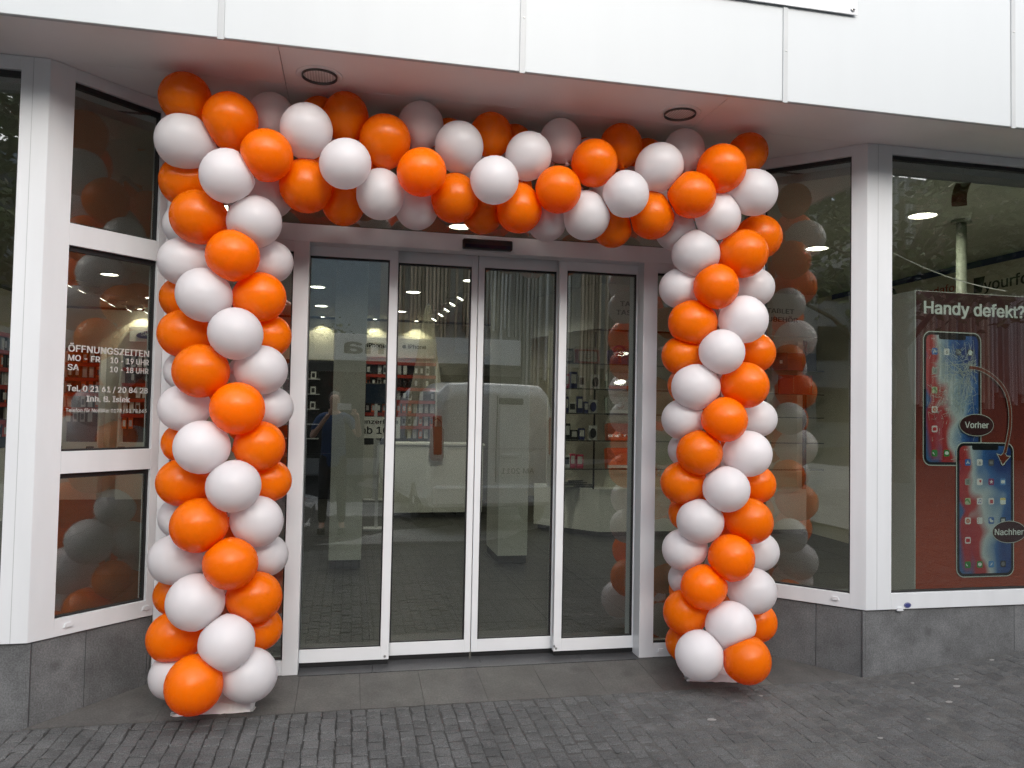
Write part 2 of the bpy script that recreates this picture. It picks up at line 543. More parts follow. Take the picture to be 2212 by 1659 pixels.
def text(bm, s, mtx, x, y, w=None, h=.05, bold=.03, align='LEFT', mi=0, thick=.0012):
    """lettering as thin raised mesh: cap height h, total width w (or natural), baseline at (x,y) in mtx"""
    cu = bpy.data.curves.new('lettering', 'FONT')
    cu.body = s
    cu.size = 1
    if FONT: cu.font = FONT
    cu.offset = 0
    cu.resolution_u = 3
    cu.extrude = .0
    o = bpy.data.objects.new('lettering', cu)
    COL.objects.link(o)
    dg = bpy.context.evaluated_depsgraph_get()
    me = bpy.data.meshes.new_from_object(o.evaluated_get(dg))
    xs = [v.co.x for v in me.vertices]
    if 'cap' not in CAP:
        cu.body = 'H'
        m2 = bpy.data.meshes.new_from_object(o.evaluated_get(bpy.context.evaluated_depsgraph_get()))
        CAP['cap'] = max(v.co.y for v in m2.vertices)
        bpy.data.meshes.remove(m2)
    cap = CAP['cap']
    sy = h/cap
    sx = (w/(max(xs)-min(xs))) if w else sy
    x0 = min(xs)
    tot = (max(xs)-min(xs))*sx
    dx = {'LEFT': 0, 'CENTER': -tot/2, 'RIGHT': -tot}[align]
    t = bmesh.new()
    t.from_mesh(me)
    bmesh.ops.remove_doubles(t, verts=t.verts[:], dist=1e-5)
    t.verts.index_update()
    b_ = bold*.75
    for n_, (ox, oy) in enumerate(((0, 0), (-b_, -b_*.5), (b_, b_*.5), (-b_, b_*.5), (b_, -b_*.5))):   # heavier stroke: shifted copies, each a hair proud
        vm = {}
        for v in t.verts:
            vm[v.index] = bm.verts.new(mtx @ Vector((x+dx+(v.co.x-x0+ox)*sx, y+(v.co.y+oy)*sy, thick+n_*.00006)))
        for f in t.faces:
            try:
                g = bm.faces.new([vm[v.index] for v in f.verts]); g.material_index = mi
            except ValueError:
                pass
    t.free()
    bpy.data.objects.remove(o)
    bpy.data.curves.remove(cu)
    bpy.data.meshes.remove(me)
    return bm

# ================================================================== GROUND
HALF = 2.19          # half width of the entrance recess
DOORY = .4364        # face of the door frame
SILL = .353          # top of the granite plinth
SOF = 3.094          # soffit height

def splus(x, k=.12):
    return k*math.log1p(math.exp(x/k)) if x < 8*k else x

def gz(x, y):
    """height of the pavement surface: level along the entrance, climbing to the right"""
    return -.034 + .105*splus(x-2.22) - .03*splus(-2.3-x) + .004*math.sin(1.7*x+2.1*y)*min(1, max(0, -y/.4))

def slab_z(y):
    return -.034*(1-max(0, min(1, y/DOORY)))

bm = B()
nx, ny = 90, 60
gx = [-60+120*i/nx if not 20 <= i <= 70 else None for i in range(nx+1)]
xs = sorted(set([-80, -50, -30, -20, -14, -10] + [-7+.25*i for i in range(57)] + [10, 14, 20, 30, 50, 80]))
ys = sorted(set([-90, -60, -40, -28, -20, -14, -10, -8, -6.5, -5, -4, -3.2] + [-3+.15*i for i in range(21)]))
grid = {}
for x in xs:
    for y in ys:
        dep = .0060 if x < -.9 else max(.0012, .0060 - .0048*min(1, (x+.9)/1.6))
        if y < -1.2: dep = max(.002, dep-.004)
        xx = max(-7, min(7, x))
        grid[x, y] = bm.verts.new((x, y, gz(xx, y)-dep))
for a, b in zip(xs, xs[1:]):
    for c, d in zip(ys, ys[1:]):
        bm.faces.new((grid[a, c], grid[b, c], grid[b, d], grid[a, d]))
pavement = wtag(obj('pavement', bm, 'jointw', smooth=True), kind='structure')

# setts: running columns towards the street, joints staggered from column to column
SW, SD, GAP = .0715, .0860, .0045
def sett_mesh(w, d, seed):
    rnd = random.Random(seed)
    b = B()
    j = lambda: rnd.uniform(-.0022, .0022)
    lo = [(-w/2, -d/2), (w/2, -d/2), (w/2, d/2), (-w/2, d/2)]
    r0 = [b.verts.new((x, y, -.03)) for x, y in lo]
    r1 = [b.verts.new((x+j(), y+j(), -.006)) for x, y in lo]
    r2 = [b.verts.new((x*.93+j(), y*.93+j(), -.0005+j()*.4)) for x, y in lo]
    r3 = [b.verts.new((x*.55+j()*3, y*.55+j()*3, .0012+j()*.6)) for x, y in lo]
    for a, c in ((r0, r1), (r1, r2), (r2, r3)):
        for k in range(4):
            b.faces.new((a[k], a[(k+1) % 4], c[(k+1) % 4], c[k]))
    b.faces.new(r3)
    return b
variants = []
for k in range(7):
    b = sett_mesh(SW-GAP*(.6+.10*k), SD-GAP*(2.3-.12*k), k)
    me = bpy.data.meshes.new('paving_stone')
    bmesh.ops.recalc_face_normals(b, faces=b.faces[:])
    b.to_mesh(me); b.free()
    me.materials.append(M['sett'])
    variants.append(me)

def to_px(p):
    v = Vector(p)-CAM
    d = v.dot(fwd)
    if d < .05: return None
    return 1106+FPX*v.dot(r2)/d, 829.5-FPX*v.dot(u2)/d, d
spots = []
rnd = random.Random(3)
for i in range(-90, 92):
    x = (i+.5)*SW
    off = (.5 if i % 2 else 0)*SD + rnd.uniform(-.012, .012)
    for jj in range(0, 38):
        y = -.012 - SD/2 - jj*SD + (off if jj or i % 2 == 0 else off)
        if y > -.012-SD*.5+.002:
            y_top = -.010
            if y+SD/2 > y_top + SD*.62: continue
            d = y_top-(y-SD/2)
            if d < SD*.3: continue
            spots.append((x, (y_top+y-SD/2)/2, d/SD)); continue
        spots.append((x, y, 1))
scored = []
for s in spots:
    p = to_px((s[0], s[1], gz(s[0], s[1])))
    if p and -20 < p[0] < 2232 and p[1] < 1675 and s[0] > -2.6:
        scored.append((-1/p[2]**3*s[2], s))
scored.sort()
singles = {t[1] for t in scored[:295]}
far = B()
for s in spots:
    x, y, sc = s
    if x > 2.15 and y > -.02: continue
    z = gz(x, y)+rnd.uniform(-.0022, .0022)
    sx = (gz(x+.04, y)-gz(x-.04, y))/.08
    e = Euler((rnd.uniform(-.018, .018), -math.atan(sx)+rnd.uniform(-.018, .018), rnd.uniform(-.055, .055)))
    jx = x+rnd.uniform(-.0035, .0035)
    if s in singles:
        o = bpy.data.objects.new('paving_stone', rnd.choice(variants))
        COL.objects.link(o)
        o.parent = pavement
        o.location = Vector((jx, y, z))-origin(pavement)
        o.rotation_euler = e
        o.scale = (1, sc, 1)
    else:
        mt = Matrix.Translation((jx, y, z)) @ e.to_matrix().to_4x4() @ Matrix.Diagonal((1, sc, 1, 1))
        me = rnd.choice(variants)
        n0 = len(far.verts)
        vs = [far.verts.new(mt @ v.co) for v in me.vertices]
        for p in me.polygons:
            far.faces.new([vs[q] for q in p.vertices])
obj('paving_stones', far, 'settm', pavement, kind='stuff')

# street beyond the pavement, behind the photographer
bm = B()
for a, b in ((-80, 80),):
    vs = [bm.verts.new(p) for p in ((-80, -11.5, -.036), (80, -11.5, -.036), (80, -3.6, -.036), (-80, -3.6, -.036))]
    bm.faces.new(vs)
wtag(obj('street', bm, 'street'), kind='structure')

# entrance floor: stone slabs between the angled plinths, sloping a little to the street
EDGEY = -.006
bm = B()
vs = [bm.verts.new(p) for p in ((-HALF+.01, EDGEY, -.05), (HALF-.01, EDGEY, -.05), (HALF-DOORY, DOORY, -.02), (-HALF+DOORY, DOORY, -.02))]
bm.faces.new(vs)
efloor = wtag(obj('entrance_floor', bm, 'joint'), kind='structure')
def clip_slab(x0, x1, y0, y1):
    """slab outline clipped by the two 45 degree plinths"""
    poly = [(x0, y0), (x1, y0), (x1, y1), (x0, y1)]
    def clip(poly, f):
        out = []
        for i, p in enumerate(poly):
            q = poly[(i+1) % len(poly)]
            a, b = f(p), f(q)
            if a >= 0: out.append(p)
            if a*b < 0:
                t = a/(a-b)
                out.append((p[0]+(q[0]-p[0])*t, p[1]+(q[1]-p[1])*t))
        return out
    poly = clip(poly, lambda p: p[0]+HALF-.004-p[1])
    poly = clip(poly, lambda p: HALF-.004-p[0]-p[1])
    return poly
cuts = [-2.2, -1.63, -1.315, -.992, -.672, -.350, -.02, .308, .63, .948, 1.27, 1.60, 1.93, 2.2]
for a, b in zip(cuts, cuts[1:]):
    poly = clip_slab(a+.0008, b-.0008, EDGEY, .417 if -1.0 < (a+b)/2 < .97 else .4364)
    if len(poly) < 3: continue
    bm = B()
    top = [bm.verts.new((p[0], p[1], slab_z(p[1])+rnd.uniform(-.0006, .0006))) for p in poly]
    bot = [bm.verts.new((p[0], p[1], slab_z(p[1])-.03)) for p in poly]
    bm.faces.new(top)
    for i in range(len(top)):
        k = (i+1) % len(top)
        bm.faces.new((bot[i], bot[k], top[k], top[i]))
    obj('floor_slab', bm, 'slab', efloor)
cut2 = [-1.003, -.60, .02, .62, .97]
for a, b in zip(cut2, cut2[1:]):
    bm = B()
    box(bm, a+.001, b-.001, .421, .70, -.03, .001)
    obj('threshold_slab', bm, 'sill', efloor)

# ================================================================== SHOP BUILDING
bld = empty('shop_building', 'white clad shop front with glass entrance recess, display windows and grey stone plinth', 'shop')

# fascia sheets with joint strips
FJ = [-6.9, -5.51, -4.13, -2.75, -1.362, 0.0, 1.386, 2.778, 4.16, 5.55, 6.93]
for a, b in zip(FJ, FJ[1:]):
    bm = B()
    box(bm, a+.004, b-.004, -.429, -.404, SOF-.006, 5.4, bev=.003)
    o = obj('fascia_panel', bm, 'fascia', bld)
for x in FJ[1:-1]:
    bm = B()
    wd = .014
    box(bm, x-wd, x+wd, -.434, -.4292, SOF-.014, 5.4, bev=.001)
    o = obj('joint_strip', bm, 'strip', bld)
    for z in ((3.35, 3.62, 4.2) if -1 < x < 2.5 else (3.62, 4.2)):
        bm = B()
        lathe(bm, [(.0045, 0), (.0045, .002), (.002, .003)], 10, Matrix.Translation((x+.004, -.434, z)) @ Matrix.Rotation(PI/2, 4, 'X'))
        obj('screw', bm, 'chrome', o)
# wall above, behind the sheets
bm = B()
box(bm, -7, 7, -.40, 9.6, 5.41, 9.0)
obj('upper_wall', bm, 'fascia', bld)
bm = B()
box(bm, -7, 7, -.395, -.30, SOF+.02, 5.40)
obj('fascia_backing', bm, 'strip', bld)

# soffit sheets
SJ = [-6.9, -4.5, -3.31, -1.122, 1.097, 3.3, 4.5, 6.9]
for a, b in zip(SJ, SJ[1:]):
    for y0, y1 in ((-.4036, .0185), (.0225, .62)):
        bm = B()
        box(bm, a+.0015, b-.0015, y0, y1, SOF, SOF+.012, bev=.0012)
        obj('soffit_panel', bm, 'soffit', bld)
bm = B()
box(bm, -7, 7, -.30, .70, SOF+.016, SOF+.03)
obj('soffit_backing', bm, 'blackm', bld)
bm = B()
box(bm, -6.9, 6.9, .0188, .0222, SOF+.002, SOF+.014)
obj('soffit_trim', bm, 'strip', bld)

# plinth slabs
def plinth(p0, d, cuts, z0, z1):
    mt = frame_mtx(p0, d)
    for a, b in zip(cuts, cuts[1:]):
        bm = B()
        box(bm, a+.0015, b-.0015, .012, .05, z0, z1, mt, bev=.001)
        obj('plinth_slab', bm, 'granite', bld)
S2 = math.sqrt(2)
LA = DOORY*S2
plinth((-HALF, 0), (1, 1), [0.0, .276, .60, LA], -.06, SILL-.004)
plinth((HALF-DOORY, DOORY), (1, -1), [0, .02, LA-.276, LA], -.06, SILL-.004)
plinth((-6.2, 0), (1, 0), [0, .9, 1.9, 2.9, 6.2-HALF+.012], -.3, SILL-.004)
plinth((HALF, 0), (1, 0), [-.012, 1.03, 2.05, 3.1, 4.0], -.12, SILL-.004)
bm = B()
prism(bm, [(-6.2, .055), (-HALF-.03, .055), (-HALF+DOORY-.04, DOORY+.05), (-HALF+DOORY-.04, .6), (-6.2, .6)], -.3, SILL-.02)
obj('plinth_core', bm, 'granite', bld)
bm = B()
prism(bm, [(6.2, .055), (HALF+.03, .055), (HALF-DOORY+.04, DOORY+.05), (HALF-DOORY+.04, .6), (6.2, .6)], -.3, SILL-.02)
obj('plinth_core', bm, 'granite', bld)

def window(name, mt, L, z0, z1, sl, sr, rb, rt, mull=(), glass='glass', depth=.075, caps=(), gtop=.024, capz=None):
    """frame of butted profiles, panes set back, black gaskets; local x along, y inward"""
    bm = B()
    box(bm, 0, sl, 0, depth, z0, z1, mt, bev=.0012)
    box(bm, L-sr, L, 0, depth, z0, z1, mt, bev=.0012)
    box(bm, sl, L-sr, .0006, depth, z0, z0+rb, mt, bev=.0012)
    box(bm, sl, L-sr, .0006, depth, z1-rt, z1, mt, bev=.0012)
    for a, b in mull:
        box(bm, sl, L-sr, .0006, depth, a, b, mt, bev=.0012)
    w = obj(name, bm, 'frame', bld)
    lv = [z0+rb] + [q for ab in mull for q in ab] + [z1-rt]
    for a, b in zip(lv[::2], lv[1::2]):
        bm = B()
        g = .009
        box(bm, sl, L-sr, .020, .05, b-gtop, b+.001, mt)
        box(bm, sl, L-sr, .020, .05, a-.001, a+g, mt)
        box(bm, sl-.001, sl+g, .0201, .0499, a+g, b-gtop, mt)
        box(bm, L-sr-g, L-sr+.001, .0201, .0499, a+g, b-gtop, mt)
        obj('gasket', bm, 'rubber', w)
        bm = B()
        box(bm, sl+g*.5, L-sr-g*.5, .030, .038, a+g*.5, b-gtop*.5, mt)
        obj('pane', bm, glass, w)
    for c in caps:
        bm = B()
        zc = capz if capz is not None else z0+.047
        prism(bm, [(c-.021, zc-.010), (c+.021, zc-.010), (c+.014, zc+.010), (c-.014, zc+.010)], 0, .008,
              mt @ Matrix(((1, 0, 0, 0), (0, 0, -1, 0), (0, 1, 0, 0), (0, 0, 0, 1))))
        obj('drain_cap', bm, 'frame', w)
    return w
mL = frame_mtx((-HALF, 0), (1, 1))
mR = frame_mtx((HALF-DOORY, DOORY), (1, -1))
mF = frame_mtx((0, 0), (1, 0))
winL = window('side_window', mL, LA, SILL, SOF-.002, .117, .042, .083, .062, mull=((1.125, 1.232), (2.228, 2.335)), caps=(.18, .575))
winR = window('side_window', mR, LA, SILL, SOF-.002, .022, .087, .083, .062, caps=(LA-.165,))
# front windows left and right of the recess
winFL = window('display_window', frame_mtx((-4.9, 0), (1, 0)), 4.9-HALF, SILL, SOF-.002, .12, .124, .092, .066)
winFR = window('display_window', frame_mtx((HALF, 0), (1, 0)), 2.75, SILL, SOF-.002, .168, .12, .092, .052, caps=(.223,), capz=SILL+.002)
# seam of the corner posts
for sx in (-1, 1):
    bm = B()
    box(bm, sx*2.262-.0012, sx*2.262+.0012, -.0008, .004, SILL, SOF-.004)
    obj('post_seam', bm, 'strip', bld)
# blue oval maker's sticker on the right sill
bm = B()
fm = face_mtx((0, -.0002, 0), (1, 0))
prism(bm, ellipse(2.466, .375, .024, .0155), 0, .0012, fm, 0)
prism(bm, ellipse(2.466, .375, .0205, .0125), .0012, .0016, fm, 1)
prism(bm, ellipse(2.466, .375, .0195, .0115), .0016, .0020, fm, 0)
obj('sticker', bm, ['sticker', 'silver'], winFR)

# door plane: frame, side lights, transom
dm = frame_mtx((0, DOORY), (1, 0))
XE = HALF-DOORY
bm = B()
FD = .10
box(bm, -XE, -1.70, 0, FD, 0, SOF-.002, dm, bev=.0012)
box(bm, 1.70, XE, 0, FD, 0, SOF-.002, dm, bev=.0012)
box(bm, -1.089, -1.005, -.004, FD, .002, 2.389, dm, bev=.0012)
box(bm, .972, 1.062, -.004, FD, .002, 2.389, dm, bev=.0012)
box(bm, .9745, .990, FD, .245, .002, 2.389, dm, bev=.001)
box(bm, -1.023, -1.0075, FD, .245, .002, 2.389, dm, bev=.001)
box(bm, .9715, .980, FD+.012, FD+.022, .002, 2.389, dm)
box(bm, -1.70, 1.70, -.0045, FD, 2.389, 2.487, dm, bev=.0012)
for a, b in ((-1.70, -1.089), (1.062, 1.70)):
    box(bm, a, b, 0, FD, .002, .080, dm, bev=.0012)
    box(bm, a, b, 0, FD, 2.333, 2.3885, dm, bev=.0012)
box(bm, -1.70, 1.70, 0, FD, 3.03, SOF-.002, dm, bev=.0012)
box(bm, -1.0, .97, FD, .30, 2.412, 2.486, dm)
dframe = obj('door_frame', bm, 'frame', bld)
for a, b, z0, z1 in ((-1.70, -1.089, .08, 2.333), (1.062, 1.70, .08, 2.333), (-1.70, 1.70, 2.487, 3.03)):
    bm = B()
    box(bm, a, b, .022, .05, z1-.012, z1, dm); box(bm, a, b, .022, .05, z0, z0+.009, dm)
    box(bm, a, a+.009, .0221, .0499, z0+.009, z1-.012, dm); box(bm, b-.009, b, .0221, .0499, z0+.009, z1-.012, dm)
    obj('gasket', bm, 'rubber', dframe)
    bm = B()
    box(bm, a+.004, b-.004, .031, .039, z0+.004, z1-.006, dm)
    obj('pane', bm, 'dglass', dframe)
for c in (-1.13, 1.113):
    bm = B()
    zc = .041
    prism(bm, [(c-.021, zc-.010), (c+.021, zc-.010), (c+.014, zc+.010), (c-.014, zc+.010)], 0, .008,
          dm @ Matrix(((1, 0, 0, 0), (0, 0, -1, 0), (0, 1, 0, 0), (0, 0, 0, 1))))
    obj('drain_cap', bm, 'frame', dframe)

def leaf(x0, x1, y, sl, sr, screws=()):
    """one sliding leaf: stiles, rails, gaskets, glass and floor brush"""
    bm = B()
    D = .036
    box(bm, x0, x0+sl, y, y+D, .030, 2.402, bev=.0012)
    box(bm, x1-sr, x1, y, y+D, .030, 2.402, bev=.0012)
    box(bm, x0+sl, x1-sr, y+.0005, y+D, .030, .103, bev=.0012)
    box(bm, x0+sl, x1-sr, y+.0005, y+D, 2.333, 2.402, bev=.0012)
    lf = obj('sliding_door_leaf', bm, 'leaf', bld)
    bm = B()
    a, b, c, d = x0+sl, x1-sr, .103, 2.333
    g = .008
    box(bm, a, b, y+.007, y+.03, d-.012, d); box(bm, a, b, y+.007, y+.03, c, c+.007)
    box(bm, a, a+g, y+.0071, y+.0299, c+.007, d-.012); box(bm, b-g, b, y+.0071, y+.0299, c+.007, d-.012)
    obj('gasket', bm, 'rubber', lf)
    bm = B()
    box(bm, a+.004, b-.004, y+.014, y+.022, c+.003, d-.006)
    obj('pane', bm, 'dglass', lf)
    bm = B()
    box(bm, x0+.004, x1-.004, y+.008, y+.028, .004, .0302)
    obj('floor_brush', bm, 'black', lf)
    for sx, sz in screws:
        bm = B()
        lathe(bm, [(.007, 0), (.007, .0012), (.003, .0008)], 12, Matrix.Translation((sx, y, sz)) @ Matrix.Rotation(PI/2, 4, 'X'))
        obj('screw', bm, 'chrome', lf)
    return lf
leaf(-1.06, -.508, .54, .05, .048, ((-.53, .047),))
leaf(-.548, -.0265, .600, .045, .037)
leaf(-.0215, .512, .600, .037, .045)
leaf(.470, 1.03, .54, .048, .063, ((.486, .047), (.475, .060)))
# header box of the sliding door drive
bm = B()
box(bm, -1.0, .97, .57, .72, 2.404, 2.48)
obj('door_track', bm, 'blackm', bld)
# motion sensor
bm = B()
box(bm, -.150, .142, .392, .4315, 2.400, 2.458, bev=.006)
ms = obj('motion_sensor', bm, 'black', bld)
bm = B()
box(bm, -.138, .130, .3905, .3925, 2.406, 2.426)
obj('sensor_window', bm, 'screen', ms)

# opening hours in pale lettering on the left side window
fm = face_mtx((-HALF, 0, 0), (1, 1))
fm = fm @ Matrix.Translation((0, 0, -.028))
U0, U1 = .146, .560
bm = B(); text(bm, 'ÖFFNUNGSZEITEN', fm, U0, 1.716, U1-U0, .0325); obj('lettering', bm, 'foilwhite', winL)
bm = B(); text(bm, 'MO - FR', fm, U0, 1.672, .155, .028); obj('lettering', bm, 'foilwhite', winL)
bm = B(); text(bm, '10 - 19 UHR', fm, U1, 1.672, .205, .028, align='RIGHT'); obj('lettering', bm, 'foilwhite', winL)
bm = B(); text(bm, 'SA', fm, U0, 1.626, .052, .028); obj('lettering', bm, 'foilwhite', winL)
bm = B(); text(bm, '10 - 18 UHR', fm, U1, 1.626, .205, .028, align='RIGHT'); obj('lettering', bm, 'foilwhite', winL)
bm = B(); text(bm, 'Tel. 0 21 61 / 20 84 28', fm, U0, 1.523, U1-U0, .028); obj('lettering', bm, 'foilwhite', winL)
bm = B(); text(bm, 'Inh. B. Islek', fm, (U0+U1)/2, 1.474, .222, .028, align='CENTER'); obj('lettering', bm, 'foilwhite', winL)
bm = B(); text(bm, 'Telefon für Notfälle: 0178 / 53 78 665', fm, U0-.002, 1.421, U1-U0, .018, bold=.02); obj('lettering', bm, 'foilwhite', winL)

# ================================================================== RECESSED ENTRANCE LAMPS
def spot(x, y, label):
    t = empty('recessed_lamp', label, 'lamp', (x, y, SOF), group='recessed lamps in the canopy soffit')
    bm = B()
    lathe(bm, [(.108, 0), (.112, -.002), (.108, -.004), (.088, -.005), (.086, -.003), (.0855, -.0005)], 40, cap=False)
    obj('trim_plate', bm, 'soffit', t, local=True, smooth=True)
    bm = B()
    lathe(bm, [(.0856, -.003), (.085, -.014), (.0815, -.0145), (.0795, -.0135), (.0785, -.002)], 40, cap=False)
    obj('rim', bm, 'lampring', t, local=True, smooth=True)
    bm = B()
    lathe(bm, [(.079, -.0022), (.06, -.0035), (.03, -.0045), (.001, -.005)], 40, cap=False)
    obj('lens', bm, 'prism', t, local=True, smooth=True)
    return t
spot(-.950, -.132, 'round recessed lamp in the soffit above the left door leaf, nearer the camera')
spot(.940, -.136, 'round recessed lamp in the soffit above the right door leaf')

# ================================================================== BANNER on the fascia
bn = empty('banner', 'white banner sheet with metal eyelet hung on the upper fascia', 'banner', (.4, -.44, 3.58))
bm = B()
box(bm, -1.4, 1.795, -.4435, -.4405, 3.583, 4.5, bev=.001)
box(bm, -1.4, 1.795, -.4445, -.4436, 3.586, 3.612)
obj('sheet', bm, 'frame', bn)
bm = B()
lathe(bm, [(.012, 0), (.013, .003), (.008, .004), (.007, .002), (.0065, .006), (.003, .008)], 14, Matrix.Translation((1.768, -.449, 3.612)) @ Matrix.Rotation(PI/2, 4, 'X'))
obj('eyelet', bm, 'chrome', bn)

# ================================================================== BALLOON ARCH
arch = empty('balloon_arch', 'orange and white balloon arch framing the glass sliding door entrance', 'balloon arch', (-.03, .11, 0))
def balloon_mesh(col, seed):
    rnd = random.Random(seed)
    prof = []
    e1, e2 = rnd.uniform(.98, 1.05), rnd.uniform(1.10, 1.2)
    for k in range(1, 22):
        th = PI*k/22
        c = math.cos(th)
        r = math.sin(th)
        if c < 0:
            r *= 1-.10*(-c)**2
        prof.append((r, c*(e1 if c > 0 else e2)))
    z = prof[-1][1]
    prof += [(.06, z-.06), (.05, z-.10), (.085, z-.13), (.07, z-.16), (.12, z-.22)]
    bm = B()
    top = bm.verts.new((0, 0, e1))
    n = 28
    rings = []
    for r, zz in prof:
        rings.append([bm.verts.new((r*math.cos(2*PI*k/n), r*math.sin(2*PI*k/n), zz)) for k in range(n)])
    for k in range(n):
        bm.faces.new((top, rings[0][k], rings[0][(k+1) % n]))
    for a, b in zip(rings, rings[1:]):
        for k in range(n):
            bm.faces.new((a[k], b[k], b[(k+1) % n], a[(k+1) % n]))
    bmesh.ops.recalc_face_normals(bm, faces=bm.faces[:])
    me = bpy.data.meshes.new('balloon')
    bm.to_mesh(me); bm.free()
    me.materials.append(M[col])
    for p in me.polygons: p.use_smooth = True
    return me
BM = {1: [balloon_mesh('orange', k) for k in range(4)], 0: [balloon_mesh('white', k+9) for k in range(4)]}
